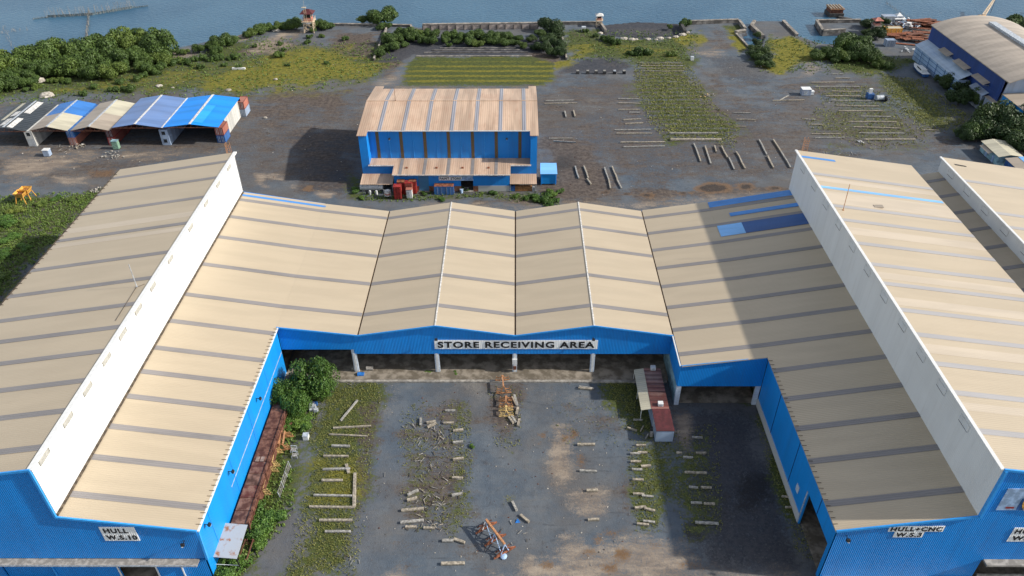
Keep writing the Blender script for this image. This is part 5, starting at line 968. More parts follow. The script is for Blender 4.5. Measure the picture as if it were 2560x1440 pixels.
MB().slab([(x0-.12,yf+.1,zt+.02),(x0-.12,ye,zt+.02),(x0-1.9,ye,zt-.35),(x0-1.9,yf+.1,zt-.35)],.06).build('awning',M['creamr'],t)
for y in (yf+.3,(yf+ye)/2,ye-.2): MB().bar((x0-1.8,y,0),(x0-1.8,y,zt-.4),.1).build('awning_post',M['trim'],t)
for y in (yf+.9,ye-.3): b_=MB().box(x0+1.1,x0+2.0,y-.35,y+.45,zt+.06,zt+.7).build('air_conditioner',M['trim'],t); MB().box(x0+1.25,x0+1.85,y-.38,y-.351,zt+.15,zt+.6).build('grille',M['steelg'],b_)
for i,(x,y) in enumerate(((1628,1090),(1629,1078))):
    p=G(x,y); tag(MB().tube(p+Vector((0,0,0)),p+Vector((0,0,.9)),.32,.32,12).build('barrel',M['olddk'] if i else M['conc'],o=p),'%s drum beside the maroon roofed cabin'%('dark','concrete grey')[1-i],'drum')
# white pole by the cabin
p=G(1700,1000); 
# drums and pipe near the left post
for i,(x0_,x1_,m_) in enumerate(((881,898,'conc'),(917,934,'conc'))):
    a=G(x0_,927);b=G(x1_,927); tag(MB().tube(a+Vector((0,0,.75)),b+Vector((0,0,.75)),.42,.42,14).build('roller_drum',M[m_],o=a),'grey roller drum %s of the left store post'%('left','right')[i],'drum')
a=G(903,940);tag(MB().tube(a+Vector((-.6,0,.45)),a+Vector((.6,0,.45)),.42,.42,14).build('plastic_drum',M['bldrum'],o=a),'blue plastic drum at the foot of the left store post','drum')
a=G(913,952);tag(MB().slab([a+Vector((-.8,-.1,.08)),a+Vector((.8,-.2,.08)),a+Vector((.9,.3,.2)),a+Vector((-.5,.3,.1))],.05).build('blue_sheet_scrap',M['bldrum'],o=a),'small blue sheet scrap below the blue drum','scrap')
for i,(x,y) in enumerate(((740,890),(750,889))): container('%s blue container stored in the shadow at the left end of the store'%('left','right')[i],-41.5+3.2*i,-38.9+3.2*i,114,120,.36,2.6,M['navy'],M['navy'],None)
for i,(x,m_) in enumerate(((-36.3,'rustor'),(-32.9,'cblue'),(-31.2,'rustor'))): hb=MB().box(x,x+1.2,118,119.2,.36,1.7).build('crate',M[m_],o=(x,118,.36)); tag(hb,('left orange crate on the store floor','pale blue crate on the store floor','right orange crate on the store floor')[i],'crate')
# chicken wire frames, chairs and white box at the left
p=G(766,1092)
whitebin('white box leaning among weeds at the end of the gravel path',766,1096,.9)
for i,(x,y) in enumerate(((735,1128),(738,1142))):
    p=G(x,y); t=thing('chair_frame','%s broken grey metal chair frame by the gravel path'%('upper','lower')[i],'chair',(p.x,p.y,0))
    for dx in (-.45,.45):
        for dy in (-.35,.35): MB().bar((p.x+dx,p.y+dy,0),(p.x+dx,p.y+dy,1. if dy>0 else .5),.09).build('leg',M['steelg'],t)
    MB().box(p.x-.45,p.x+.45,p.y-.35,p.y+.35,.46,.52).build('seat',M['wood2'],t); MB().bar((p.x-.45,p.y+.35,.95),(p.x+.45,p.y+.35,.95),.1).build('backrest',M['steelg'],t)
t=thing('wire_fence','leaning grey wire fence panel between weeds and gravel path','fence',G(700,1240)); a=G(701,1245);b=G(727,1168)
for f in (0,.33,.66,1.): q_=a.lerp(b,f); MB().bar(q_,q_+Vector((-.2,0,1.5)),.09).build('post',M['steelg'],t)
for z in (.3,.8,1.4): MB().bar(a+Vector((-.13*z,0,z)),b+Vector((-.13*z,0,z)),.07).build('rail',M['pole'],t)
for i in range(24): q_=a.lerp(b,i/23); MB().bar(q_+Vector((-.03,0,.3)),q_+Vector((-.18,0,1.4)),.03).build('wire',M['pole'],t)
a=G(683,1098);b=G(733,1068); tag(MB().bar(a+Vector((0,0,.4)),b+Vector((0,0,1.1)),.25).build('steel_beam',M['rust'],o=a),'rusty beam leaning across the weeds above the pipe racks','beam')
t=thing('motor_scrap','dark grey machine parts heaped at the bush edge','scrap heap',G(787,1025)); 
for i in range(9): p=G(784+random.uniform(-5,8),1024+random.uniform(-14,16)); MB().box(p.x-.4,p.x+.3,p.y-.3,p.y+.3,0,.4+.5*random.random()).build('scrap_piece',M[random.choice(['steelg','black','navy'])],t)
t=thing('hose','black hose looping from the store slab to the pipe racks','hose',G(1245,1000)); pts=[G(*p)+Vector((0,0,.06)) for p in ((1300,925),(1290,938),(1262,940),(1250,938),(1248,948))]
for a,b in zip(pts,pts[1:]): MB().tube(a,b,.06,n=6).build('hose_run',M['black'],t)
pts=[G(*p)+Vector((0,0,.06)) for p in ((1250,987),(1243,984),(1236,986),(1235,993),(1240,1012))]
for a,b in zip(pts,pts[1:]): MB().tube(a,b,.06,n=6).build('hose_run',M['black'],t)
# electric box on the middle post
MB().box(-.24-.45,-.24+.45,SY-.35,SY-.03,2.6,3.8).build('switch_box',M['trim'],St); MB().box(-.24-.3,-.24+.3,SY-.3,SY-.03,1.2,1.9).build('meter_box',M['rust'],St)
tag(MB().slab([G(1397,936,.04)+Vector((0,0,.05)),G(1467,936,.04)+Vector((0,0,.05)),G(1470,957,.04)+Vector((0,0,.05)),G(1397,955,.04)+Vector((0,0,.05))],.08).build('concrete_pad',M['conc'],o=G(1397,950)),'flat square concrete pad against the store kerb','concrete pad')
# ---------------------------------------------------------------- masts on roofs
def mast(label,base,top,mats='rust',guys=True):
    t=thing('roof_mast',label,'mast',base,'thin masts on the roofs'); MB().bar(base,top,.09).build('pole',M[mats],t); MB().box(base[0]-.15,base[0]+.15,base[1]-.15,base[1]+.15,base[2]-.02,base[2]+.12).build('base_plate',M[mats],t)
zr_=lambda x:23.97-(23.97-19.75)*(-61.2-x)/26.7
x=-66.; b_=G(344,722,zr_(-66.)); mast('thin grey mast on the left workshop upper roof',(b_.x,b_.y,zr_(b_.x)),(b_.x,b_.y,zr_(b_.x)+4.6),'steelg')
for a_,b2 in (((343,724),(292,810)),((343,724),(365,720))):
    q0=G(*a_,zr_(-66)); q1=G(*b2,zr_(-67.)); q0.z=zr_(q0.x)+.09;q1.z=zr_(q1.x)+.09; tag(MB().bar(q0,q1,.05).build('guy_cable',M['gutter'],o=q0),'dark cable lying on the roof %s the grey mast'%('running towards the viewer from' if b2[0]<300 else 'running right from'),'cable')
zR=lambda x:24.35-(24.35-20.6)*(x-60.75)/26.25
b_=G(2106,531,zR(66.)); mast('thin orange mast on the right workshop upper roof',(b_.x,b_.y,zR(b_.x)),(b_.x,b_.y+.3,zR(b_.x)+5.5),'orange')
b_=G(989,250,16); mast('thin rusty mast on the paint store ridge',(b_.x,199.2,16.05),(b_.x,199.2,19.8),'rust')
b_=G(2193,525,22.2); tag(MB().box(b_.x-.9,b_.x+.9,b_.y-.5,b_.y+.5,zR(b_.x)+.05,zR(b_.x)+.2).build('roof_patch',M['tanr'],o=b_),'small brown patch plate on the right workshop upper roof','patch')
b_=G(481,711,13.4); tag(MB().box(b_.x-.4,b_.x+.4,b_.y-.4,b_.y+.4,13.25,13.75).build('roof_patch',M['steelg'],o=b_),'small grey plate on the left workshop lower roof by the white wall','patch')
def scaff(label,x,y,z,h=3.2):
    t=thing('ladder_frame',label,'ladder frame',(x,y,z))
    for dx in (-.5,.5):
        for dy in (0,.9): MB().bar((x+dx,y+dy,z-1.5),(x+dx*.7,y+dy,z+h),.07).build('upright',M['orange'],t)
    for k in range(6): MB().bar((x-.48,y,z+k*h/6),(x+.48,y,z+k*h/6),.06).build('rung',M['orange'],t); MB().bar((x-.48,y,z+k*h/6),(x-.45,y+.9,z+(k+1)*h/6),.05).build('brace',M['orange'],t)
scaff('rusty ladder frame above the back end of the left ridge',-63.,152.6,22.6); scaff('rusty ladder frame above the back end of the right ridge',63.,152.7,23.6)
# ---------------------------------------------------------------- around the paint store
for i,(x,y,hh_,m_) in enumerate(((986,499,3.9,'red'),(995,487,3.9,'red'),(1014,489,3.8,'cor'),(1024,485,3.9,'red'))):
    p=G(x,y); t=thing('red_bin','%s rusty red upright bin in the cluster left of the roller door'%ORDN[i],'bin',(p.x,p.y,0),'red upright bins'); MB().box(p.x,p.x+1.9,p.y,p.y+1.6,.1,hh_-.3).build('body',M[m_],t); MB().box(p.x-.05,p.x+1.95,p.y-.05,p.y+1.65,hh_-.3,hh_-.15).build('top_frame',M['rustor'] if i%2 else M['red'],t)
    for k in (.3,1.,1.6): MB().bar((p.x+k,p.y-.04,.15),(p.x+k,p.y-.04,hh_-.4),.09).build('rib',M['red'],t)
hutbox('white_cabinet','white cabinet standing at the red bins','cabinet',1017,497,1.45,1.2,2.6,M['trim'],M['cor'])
container('small blue container with rusty orange top before the paint store',*(lambda a,b:(a.x,b.x,a.y,a.y+2.4))(G(1086,487),G(1135,487)),0,2.4,M['cbl'],M['cbl'],None)
a=G(1086,487); b=G(1135,487); t=[o for o in C.objects if o.get('label','').startswith('small blue container with rusty')][0]; MB().box(a.x+.02,b.x-.02,a.y+.02,a.y+2.38,2.401,2.46).build('top_sheet',M['rustor'],t)
a=G(1352,462); t=thing('blue_shelter','bright blue sheeted shelter at the right end of the paint store','shelter',(a.x,a.y,0)); MB().box(a.x,a.x+4.1,a.y,a.y+4.,.3,3.4).build('body',M['bluey'],t); MB().add([(a.x-.2,a.y-.2,3.35),(a.x+4.3,a.y-.2,3.35),(a.x+4.2,a.y+4.2,4.3),(a.x-.1,a.y+4.2,4.3),(a.x-.2,a.y-.2,3.25),(a.x+4.3,a.y-.2,3.25),(a.x+4.2,a.y+4.2,4.2),(a.x-.1,a.y+4.2,4.2)],[(0,1,2,3),(7,6,5,4),(0,4,5,1),(1,5,6,2),(2,6,7,3),(3,7,4,0)]).build('roof',M['bluelt'],t)
for dx in (.1,3.9): MB().bar((a.x+dx,a.y-.1,0),(a.x+dx,a.y-.1,3.3),.14).build('post',M['bluetrim'],t)
a=G(930,478); t=thing('gas_tank','white horizontal tank under the left canopy','tank',(a.x,a.y,0)); MB().tube(a+Vector((-3.,0.6,1.1)),a+Vector((3.,.6,1.1)),.95,.95,16).build('tank_shell',M['trim'],t)
for dx in (-2,2): MB().box(a.x+dx-.2,a.x+dx+.2,a.y-.2,a.y+1.2,0,.5).build('saddle',M['conc'],t)
for i,x in enumerate((918,926,934,942)): 
    p=G(x,486); tag(MB().tube(p,p+Vector((0,0,1.1)),.32,.28,10).build('gas_bottle',M['trim' if i%2 else 'black'],o=p),'%s gas bottle from the left before the white tank'%ORDN[i],'gas bottle','gas bottles by the tank')
a=G(970,493); t=thing('mixer','white and pink mixing drum on a stand left of the red bins','mixer',(a.x,a.y,0)); MB().tube(a+Vector((0,0,.6)),a+Vector((0,0,2.)),.8,.7,12).build('drum',M['wpanel'],t); MB().tube(a+Vector((0,0,.95)),a+Vector((0,0,1.3)),.82,.8,12).build('band',M['pink'],t)
for s_ in (-1,1): MB().bar(a+Vector((s_*.8,0,0)),a+Vector((s_*.85,0,2.2)),.15).build('frame_leg',M['trim'],t)
a=G(1290,478); t=thing('work_bench','brown wooden counter under the right canopy','counter',(a.x,a.y,0)); MB().box(a.x-.2,a.x+4.2,a.y,a.y+1.,0,1.3).build('counter_front',plain('brown_ply',(.30,.14,.05),.7,.3),t); MB().box(a.x-1.9,a.x-.3,a.y,a.y+.8,0,1.5).build('dark_cabinet',M['navy'],t); MB().box(a.x+4.3,a.x+4.9,a.y-.1,a.y+.4,0,1.2).build('meter_cabinet',M['steelg'],t); MB().box(a.x+2.6,a.x+3.8,a.y+1.2,a.y+1.8,1.3,1.9).build('box',M['wpanel'],t)
for i,(x,y,m_) in enumerate(((1154,482,'cblue'),(1166,479,'black'))):
    p=G(x,y); t=thing('pump',('pale blue drum pump','dark engine pump')[i]+' in the weeds left of the paint store door','pump',p); MB().tube(p,p+Vector((0,0,1.)),.35,.35,10).build('body',M[m_],t); MB().box(p.x-.5,p.x+.5,p.y+.4,p.y+.9,.2,.8).build('motor',M['steelg'],t)
for i,y0_ in enumerate((0,1)): pass
# yellow hoppers at left
for i,(x,y) in enumerate(((60,505),(72,496))):
    p=G(x,y); t=thing('hopper','%s yellow hopper on splayed legs in the left mud'%('near','far')[i],'hopper',(p.x,p.y,0),'yellow hoppers'); w=1.25
    for a_,b2 in ((-1,-1),(1,-1),(1,1),(-1,1)): MB().bar((p.x+a_*1.3,p.y+b2*1.3,0),(p.x+a_*.9,p.y+b2*.9,2.),.16).build('leg',M['yell'],t)
    top=[(p.x+a_*w,p.y+b2*w,3.) for a_,b2 in ((-1,-1),(1,-1),(1,1),(-1,1))]; bot=[(p.x+a_*.8,p.y+b2*.8,1.7) for a_,b2 in ((-1,-1),(1,-1),(1,1),(-1,1))]
    MB().add(top+bot,[(0,4,5,1),(1,5,6,2),(2,6,7,3),(3,7,4,0),(4,7,6,5)]).build('hopper_bin',M['yell'],t); MB().box(p.x-w+.2,p.x+w-.2,p.y-w+.2,p.y+w-.2,2.3,2.35).build('load',M['rustor'],t)
# brown puddled edge kerb line on left yard and thin tracks
heap('grey scrap lying by the near edge of the pole ladder',2148,355,1.5,1,.4,['wpanel','steelg'],8,31); heap('pale cut branches on the gravel beside the vegetable strip',1765,240,3,2,.5,['pole','paleyell'],18,32,'brushwood','branch_heap'); heap('pale branches at the bush left of the mossy point',1898,163,3,3,.5,['pole','wpanel'],16,33,'brushwood','branch_heap')
# ---------------------------------------------------------------- vegetation
def crown_mesh(name,seed,nl,leaf,lumps,rx=1.,rz=.8,mat='leafm',zc=.62,spread=.76):
    r=np.random.default_rng(seed); L_=[]
    for i in range(lumps):
        a=r.random()*6.283; q=math.sqrt(r.random())*spread; z=r.random(); s=.20+.25*r.random()
        L_.append((q*math.cos(a)*rx,q*math.sin(a)*rx,zc+(z-.5)*rz*(1.15-q),s))
    L_.append((0,0,zc*.85,.42)); w=np.array([l[3]**2 for l in L_]); w/=w.sum(); k=r.choice(len(L_),nl,p=w)
    c=np.array([L_[i][:3] for i in k]); rad=np.array([L_[i][3] for i in k])
    d=r.normal(size=(nl,3)); d/=np.linalg.norm(d,axis=1)[:,None]; p=c+d*(rad*(.72+.33*r.random(nl)**.6))[:,None]*np.array([1,1,.85])
    n=d+r.normal(size=(nl,3))*.55; n/=np.linalg.norm(n,axis=1)[:,None]
    t=np.cross(n,r.normal(size=(nl,3))); t/=np.linalg.norm(t,axis=1)[:,None]; b=np.cross(n,t); s=leaf*(.6+.8*r.random(nl))[:,None]
    vs=np.stack([p-t*s-b*s*.5,p+t*s*.2-b*s*.6,p+t*s+b*s*.5,p-t*s*.2+b*s*.6],1).reshape(-1,3); vs[:,2]=np.maximum(vs[:,2],.02)
    me=bpy.data.meshes.new(name); me.vertices.add(nl*4); me.vertices.foreach_set('co',vs.astype(np.float32).ravel()); me.loops.add(nl*4); me.polygons.add(nl); me.loops.foreach_set('vertex_index',np.arange(nl*4,dtype=np.int32)); me.polygons.foreach_set('loop_start',np.arange(nl,dtype=np.int32)*4); me.polygons.foreach_set('loop_total',np.full(nl,4,np.int32)); me.update(); me.materials.append(M[mat]); return me
def trunk_mesh(seed,h=.6,limbs=5):
    rnd=random.Random(seed); mb=MB(); mb.tube((0,0,-.05),(.02,.01,h*.6),.05,.035,7)
    for i in range(limbs):
        a=rnd.uniform(0,6.28); mb.tube((.02,.01,h*(.25+.3*rnd.random())),(.4*math.cos(a),.4*math.sin(a),h*(.8+.4*rnd.random())),.026,.008,5)
    me=bpy.data.meshes.new('trunk'); me.from_pydata(mb.v,[],mb.f); me.materials.append(M['bark']); me.update(); return me
PR={}
for nm,args in dict(mang=[('leafm',7000,.045,20)],mangb=[('leafm',7000,.045,15)],dark=[('leafd',6000,.045,16)],scrub=[('leafy',2200,.08,7)],shrub=[('leafm',2400,.075,8)],broad=[('leafb',9000,.034,26)],bush=[('leafb',3000,.06,9)]).items():
    mt,nl,lf,lu=args[0]; PR[nm]=[(crown_mesh('crown',hash_,nl,lf,lu,mat=mt,rz=.75 if nm not in('shrub','scrub','bush') else .45,zc=.62 if nm not in('shrub','scrub','bush') else .38),trunk_mesh(hash_)) for hash_ in range(len(nm)*10,len(nm)*10+3)]
TR=0
def tree(kind,px,py,r,label,group,h=None,name='tree',cat='tree',wide=1.):
    global TR; TR+=1; rnd=random.Random(TR*13+1); p=G(px,py); h=h or r; cm,tm=PR[kind][TR%3]
    t=bpy.data.objects.new(name,None); t.empty_display_size=.5; C.objects.link(t); t.location=p; t.rotation_euler=(0,0,rnd.uniform(0,6.28)); t.scale=(r*wide,r*wide,h*1.0); ORG[t.name]=p; tag(t,label,cat,group)
    for n_,m_ in (('crown',cm),('trunk',tm)):
        o=bpy.data.objects.new(n_,m_); C.objects.link(o); o.parent=t
    return t
SCL={'mangrove belt, rear row':.84,'mangrove belt, middle row':.82,'mangrove belt, front row':.82,'slipway trees, back row':.68,'slipway trees, front row':.8,'slipway trees, right clump':.78,'trees behind the sea wall':.85,'thicket below the basin':.8,'trees by the pink tower':.8,'shore bushes':.72,'low shrubs of the left field':.85}
def belt(kind,lst,rh,desc,group,name='tree',cat='tree',h=None):
    rnd=random.Random(len(desc)); lst=sorted(lst)
    for i,q in enumerate(lst):
        r=(q[2] if len(q)>2 else rh)*rnd.uniform(.75,1.15)*SCL.get(group,1.); tree(kind if rnd.random()<.7 else {'mang':'mangb','dark':'mangb','mangb':'mang'}.get(kind,kind),q[0],q[1],r,'%s %s, counting from the left'%(ORDN[i],desc),group,h=(h*SCL.get(group,1.) if h else r)*rnd.uniform(.8,1.1),name=name,cat=cat)
belt('mang',[(-25,196),(18,188),(58,182),(98,174),(133,166),(170,160),(208,157),(248,150),(283,140),(315,135),(345,132),(376,132),(404,140)],8.2,'dense mangrove in the rear row along the left shore','mangrove belt, rear row','mangrove_tree','mangrove',h=9)
belt('mang',[(-10,214),(28,208),(70,200),(112,192),(150,186),(190,182),(230,178),(270,170),(302,165),(338,160),(372,160),(404,160,5.5),(424,152,4.5)],7.2,'mangrove in the middle row along the left shore','mangrove belt, middle row','mangrove_tree','mangrove')
belt('mangb',[(8,228),(46,222,5),(90,214,4.),(222,196),(250,198),(278,192),(306,180,4),(362,178,4.5),(386,182,5),(410,172,3.5),(205,192,4)],5.8,'lower mangrove in the front row beside the mossy field','mangrove belt, front row','mangrove_tree','mangrove')
belt('shrub',[(62,228),(88,222),(130,206),(152,204),(172,206),(300,208),(288,228),(310,226),(330,226),(345,200),(365,192),(395,186),(232,222),(208,238),(435,160),(450,154),(470,158),(490,152),(505,150),(530,152),(545,150),(556,145),(575,148),(592,146)],2.5,'low green shrub scattered on the left field','low shrubs of the left field','shrub','shrub')
belt('mang',[(452,136,2.8),(465,134,3),(500,131,3.6),(535,126,4.4),(558,118,5.2),(575,112,4.6),(545,138,3.6),(522,122,3),(630,92,4.5),(650,84,5),(668,78,4.5),(618,95,2.6),(705,73,4.6),(722,72,4.8),(742,73,4.6),(800,70,4.6),(815,74,4.2),(826,70,3.5),(782,80,2.6),(690,76,2.6)],4,'round bush along the shore between mangroves and tall tower','shore bushes','shore_bush','bush')
belt('shrub',[(700,142,2.6),(708,128,1.4),(770,108,1.6),(775,96,1.8),(805,92,2.),(860,100,1.8),(700,112,1.6),(640,118,1.6),(480,165,1.6),(720,165,1.4),(560,165,1.6),(600,170,1.4),(815,160,1.3),(500,172,1.8)],1.8,'isolated low shrub between the shore and the azure shed','isolated shrubs of the moss field','shrub','shrub')
belt('mang',[(905,56,4),(925,57,3.6),(945,58,3.6),(962,58,6.5),(975,56,3.5),(938,64,2.6),(952,73,2.8),(966,70,2.6)],4,'tree behind the double sea wall','trees behind the sea wall',h=None)
belt('mangb',[(985,98),(1003,93),(1022,97),(1045,95),(1065,96),(1086,95),(1108,100),(1130,99),(1155,104),(1178,103),(1200,98,5.5),(1222,104),(1248,103),(1272,100,5),(1298,104)],4.4,'small tree of the back row in the overgrown slipway','slipway trees, back row')
belt('mang',[(962,128,3.2),(975,112,4),(985,126,4),(998,104,4),(1012,118,3.4),(1034,104,4.4),(1058,108,3.6),(1082,112,3.2),(1110,108,3),(1142,110,3.2),(1170,114,3.6),(1196,116,4),(1232,112,3.4),(1262,114,4),(1288,112,3.4),(1305,120,2.6),(950,142,2.6),(1122,116,2.2)],3.8,'small tree of the front row in the overgrown slipway','slipway trees, front row')
belt('dark',[(1330,104,4),(1338,124,3.),(1350,92,4.5),(1358,128,4),(1368,112,4.6),(1374,82,8),(1380,140,3.8),(1388,104,5),(1392,124,4.6),(1398,142,3.4),(1402,92,3.4)],4.5,'tree in the clump at the right end of the slipway','slipway trees, right clump')
belt('shrub',[(1464,80,1.8),(1524,104,3),(1512,100,2.2),(1536,110,2.4),(1598,138,3.4),(1612,136,2.6),(1585,138,2.4),(1625,132,1.8),(1680,140,2.),(1712,64,3.6),(1677,70,1.8),(1486,92,1.6),(1572,134,1.8)],2.4,'low bush right of the slipway and around the mud pond','bushes around the mud pond','bush','bush')
belt('dark',[(1878,142,3.),(1886,128,3.4),(1896,150,3.6),(1906,140,3.6),(1914,156,3.2),(1900,166,2.4),(1888,112,2.4),(1920,168,2.2),(1892,94,1.8)],3.2,'bush beside the inlet left of the mossy point','bushes beside the inlet','bush','bush')
belt('mang',[(2040,148,4),(2056,146,4.4),(2074,148,4.6),(2088,140,5),(2100,150,4.6),(2112,134,6),(2128,130,7.5),(2146,138,6.5),(2132,150,5),(2160,150,5),(2176,158,4.6),(2192,166,4.),(2208,170,3.6),(2224,172,3),(2118,152,4),(2086,156,3)],5,'tree in the thicket below the square basin','thicket below the basin')
belt('dark',[(2168,66,4.5),(2180,74,5),(2165,88,4),(2196,70,4.4),(2204,84,4.4),(2196,96,3.4),(2178,96,3.6),(2208,62,3.5)],4.4,'tree by the pink watch tower','trees by the pink tower')
belt('dark',[(2382,222,4),(2402,240,4.5),(2420,252,5),(2436,236,6),(2448,262,5),(2395,262,4),(2360,220,3),(2345,205,2.6),(2420,222,3.6)],4.6,'dark shrubby tree at the end of the gridded lean-to','dark trees by the lean-to')
belt('dark',[(2420,342,5.5),(2440,330,7.5),(2462,345,7),(2478,325,8),(2502,345,7.5),(2520,322,8),(2542,340,8),(2556,362,7),(2532,362,6),(2440,352,5),(2552,310,7),(2408,352,3.6),(2560,390,6)],7,'big dark tree in the clump at the right edge','big dark trees at the right edge')
belt('dark',[(2526,100,7),(2545,104,8),(2560,116,8),(2535,84,6.5),(2556,86,8),(2580,100,8)],7,'tree beyond the arched hall','trees beyond the arched hall')
for i,(k,x,y,r,l) in enumerate((('broad',790,985,4.5,'tallest leafy tree in the corner below the store'),('broad',712,1010,3.0,'leafy tree against the blue wall left of the tallest one'),('broad',752,1030,3.0,'leafy tree just below the tallest corner tree'),('bush',738,1060,2.6,'bright green bush hanging over the path edge'),('bush',716,1048,2.6,'green bush between corner trees and pontoon'),('bush',762,1066,2.,'bright bush below the leafy trees at the path'),('bush',708,1068,2.2,'dark green bush above the pipe racks'),('bush',758,980,3.4,'bush at the foot of the tallest corner tree'),('bush',640,1290,2.8,'green bush between pontoon and lower weeds'),('bush',662,1316,2.6,'bright green bush left of the gravel path, lower'),('bush',684,1296,2.2,'bright green bush left of the gravel path, upper'),('bush',632,1340,2.2,'bush right of the zinc canopy'),('bush',650,1358,1.8,'small bush below the bright green bushes'),('bush',590,1430,2.6,'bush under the front of the zinc canopy'),('bush',555,1436,2.2,'bush at the workshop front corner'),('bush',690,1076,1.6,'bush touching the pontoon above the racks'),('bush',666,1146,1.4,'small bush between the upper racks and pontoon'),('bush',800,955,1.6,'bush beside the tallest tree on the path side'))): tree(k,x,y,r,l,None,h=r*(1.45 if k=='broad' else .8),name='leafy_tree' if k=='broad' else 'bush',cat='tree' if k=='broad' else 'bush')
for i,(x,y,r) in enumerate(((1378,488,2.2),(1362,500,2.4),(1340,498,1.8),(1385,505,1.8),(1318,496,1.4),(1232,484,1.3),(1160,476,1.5),(1290,492,1.2),(1105,500,1.2),(1400,480,1.4),(1375,512,1.6),(890,478,1.6),(1060,486,1.2),(905,497,1.1))): tree('bush',x,y,r,'%s weed bush from the start of the fringe before the paint store'%ORDN[i],'weed bushes before the paint store',h=r*.75,name='bush',cat='bush')
for i,(x,y,r) in enumerate(((18,560,3.2),(44,528,2.4),(26,600,2.6),(95,512,2.),(140,498,1.8),(175,500,1.6),(10,640,2.4),(70,560,1.8),(60,620,2.),(-10,690,3))): tree('scrub' if i%2 else 'bush',x,y,r,'%s weedy bush of the green patch behind the left workshop'%ORDN[i],'bushes behind the left workshop',h=r*.5,name='bush',cat='bush')
for i,(x,y,r,l) in enumerate(((1072,932,.9,'small green plant left of the second store post'),(1140,934,.8,'round green plant between the second and third store posts'),(1312,548,.1,'x'),(1180,1118,.6,'small green tuft alone on the gravel'))):
    if l!='x': tree('bush',x,y,r,l,None,h=r*.7,name='plant',cat='plant')
# ground weeds: blades nobody could count
def weeds(name,zones,mat,size,seed,label):
    r=np.random.default_rng(seed); P=[]
    for dens,poly,*c in zones:
        W_=GP(*poly); xs=[p.x for p in W_]; ys=[p.y for p in W_]; area=(max(xs)-min(xs))*(max(ys)-min(ys)); n=int(area*dens*(3.6 if size<.2 else 2.2))
        x=r.uniform(min(xs),max(xs),n); y=r.uniform(min(ys),max(ys),n); s=sdist(x,y,W_); cl=vnoise(x,y,3.,seed)*.35+vnoise(x,y,1.1,seed+1)*.25+r.random(n)*.4
        k=(s>-.5)&(cl>.5-.25*np.clip(s/3,0,1)*(c[0] if c else 1)); P.append(np.stack([x[k],y[k]],-1))
    P=np.concatenate(P); n=len(P); b=5
    q=np.repeat(P,b,0); a=r.random(n*b)*6.283; s=size*(.5+r.random(n*b)); tilt=.25+.9*r.random(n*b)
    dx=np.cos(a)*s*tilt; dy=np.sin(a)*s*tilt; w=s*.28; z0=np.zeros(n*b); q=q+r.normal(size=q.shape)*size*.35
    vs=np.stack([np.stack([q[:,0]-np.sin(a)*w,q[:,1]+np.cos(a)*w,z0],-1),np.stack([q[:,0]+np.sin(a)*w,q[:,1]-np.cos(a)*w,z0],-1),np.stack([q[:,0]+dx,q[:,1]+dy,s*(1.25-.8*tilt)+.05],-1)],1).reshape(-1,3)
    m=n*b; me=bpy.data.meshes.new(name); me.vertices.add(m*3); me.vertices.foreach_set('co',vs.astype(np.float32).ravel()); me.loops.add(m*3); me.polygons.add(m); me.loops.foreach_set('vertex_index',np.arange(m*3,dtype=np.int32)); me.polygons.foreach_set('loop_start',np.arange(m,dtype=np.int32)*3); me.polygons.foreach_set('loop_total',np.full(m,3,np.int32)); me.update(); me.materials.append(M[mat])
    o=bpy.data.objects.new(name,me); C.objects.link(o); tag(o,label,'weeds',kind='stuff'); return m
weeds('yard_weeds',[(3.4,[(820,950),(945,948),(945,1010),(925,1110),(915,1230),(890,1440),(725,1440),(745,1310),(800,1150),(775,1080)]),(2.0,[(1120,1000),(1170,1000),(1180,1290),(1130,1345),(1105,1290),(1140,1150)],.5),(1.3,[(1000,1040),(1060,1000),(1150,1000),(1110,1320),(1040,1330),(1005,1240)],.3),(1.4,[(1220,965),(1305,965),(1295,1120),(1245,1120)],.3),(4,[(1480,930),(1590,935),(1640,1110),(1580,1080),(1530,1010)]),(2.6,[(1575,1100),(1665,1100),(1680,1180),(1650,1330),(1590,1330),(1580,1200)],.6),(2.,[(1650,1100),(1790,1060),(1800,1330),(1720,1350),(1690,1200)],.4),(3,[(1895,1040),(1925,1040),(1990,1240),(2030,1400),(2000,1400),(1930,1200)]),(1.,[(1260,1240),(1285,1240),(1280,1262),(1258,1262)]),(.5,[(1380,1000),(1560,1000),(1560,1120),(1400,1110)],.2)],'weed',.15,3,'low grassy weeds growing through the yard gravel')
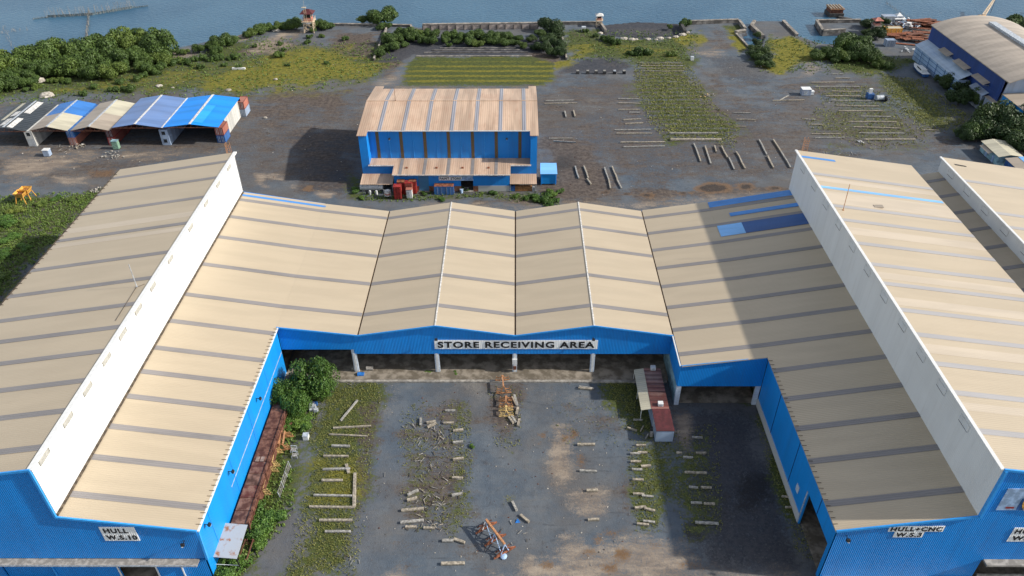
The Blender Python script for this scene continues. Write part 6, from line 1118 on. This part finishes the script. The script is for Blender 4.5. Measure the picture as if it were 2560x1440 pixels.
weeds('green_weeds',[(2.6,[(640,1020),(830,945),(800,1020),(745,1100),(700,1150),(735,1185),(722,1300),(640,1400),(560,1460),(500,1440),(640,1270)]),(2.4,[(-60,540),(0,492),(238,478),(245,500),(100,640),(-60,800)]),(1.2,[(900,480),(1195,480),(1395,482),(1400,515),(1330,510),(1180,493),(1000,503),(900,500)])],'weedg',.34,5,'tall green weeds beside the workshops and paint store')
weeds('strip_weeds',[(1.1,[(1590,155),(1700,150),(1735,180),(1780,260),(1850,320),(1830,370),(1740,345),(1670,355),(1620,300),(1585,210)]),(.7,[(2040,215),(2170,215),(2300,290),(2310,355),(2190,375),(2050,335),(2000,300),(2060,260)],.4),(1.2,[(2200,180),(2300,200),(2420,290),(2400,330),(2300,330),(2230,260)])],'weed',.3,7,'rough grass on the vegetable strip and right yard')
weeds('field_weeds',[(.28,[(0,185),(430,130),(640,90),(700,90),(760,110),(960,100),(1000,160),(880,215),(600,240),(0,262)],.3),(.3,[(1400,75),(1740,75),(1745,150),(1590,160),(1420,150)],.3),(.3,[(1880,100),(2000,90),(2300,150),(2200,190),(1900,180)],.3)],'weedg',.45,9,'scattered weeds on the mossy fields near the shore')

# loose chips, pebbles and scraps nobody could count
r=np.random.default_rng(77); mb=MB()
for dens,poly in ((700,[(900,950),(1560,950),(1700,1440),(880,1440)]),(500,[(1400,200),(1950,200),(1980,470),(1350,500)]),(350,[(0,370),(560,380),(900,300),(880,470),(300,430),(0,480)]),(250,[(1900,200),(2300,200),(2400,390),(2000,390)]),(250,[(400,150),(940,120),(940,230),(420,240)])):
    W_=GP(*poly); xs=[p.x for p in W_]; ys=[p.y for p in W_]; x=r.uniform(min(xs),max(xs),dens); y=r.uniform(min(ys),max(ys),dens); k=sdist(x,y,W_)>0
    for a,b in zip(x[k],y[k]):
        s=float(r.random()**3*.16+.04)*(1 if b<130 else 1.5); t_=float(r.random()*6.28); c_,n_=math.cos(t_)*s,math.sin(t_)*s; q=.4+float(r.random())*.5
        mb.add([(a-c_,b-n_,0),(a+n_*q,b-c_*q,0),(a+c_,b+n_,0),(a-n_*q,b+c_*q,0),(a,b,s*.45)],[(0,1,4),(1,2,4),(2,3,4),(3,0,4)],int(r.random()*2.99))
tag(mb.build('pebbles',[M['rock'],M['oldf'],M['rust']]),'loose chips and pebbles scattered over the yards','pebbles',kind='stuff')
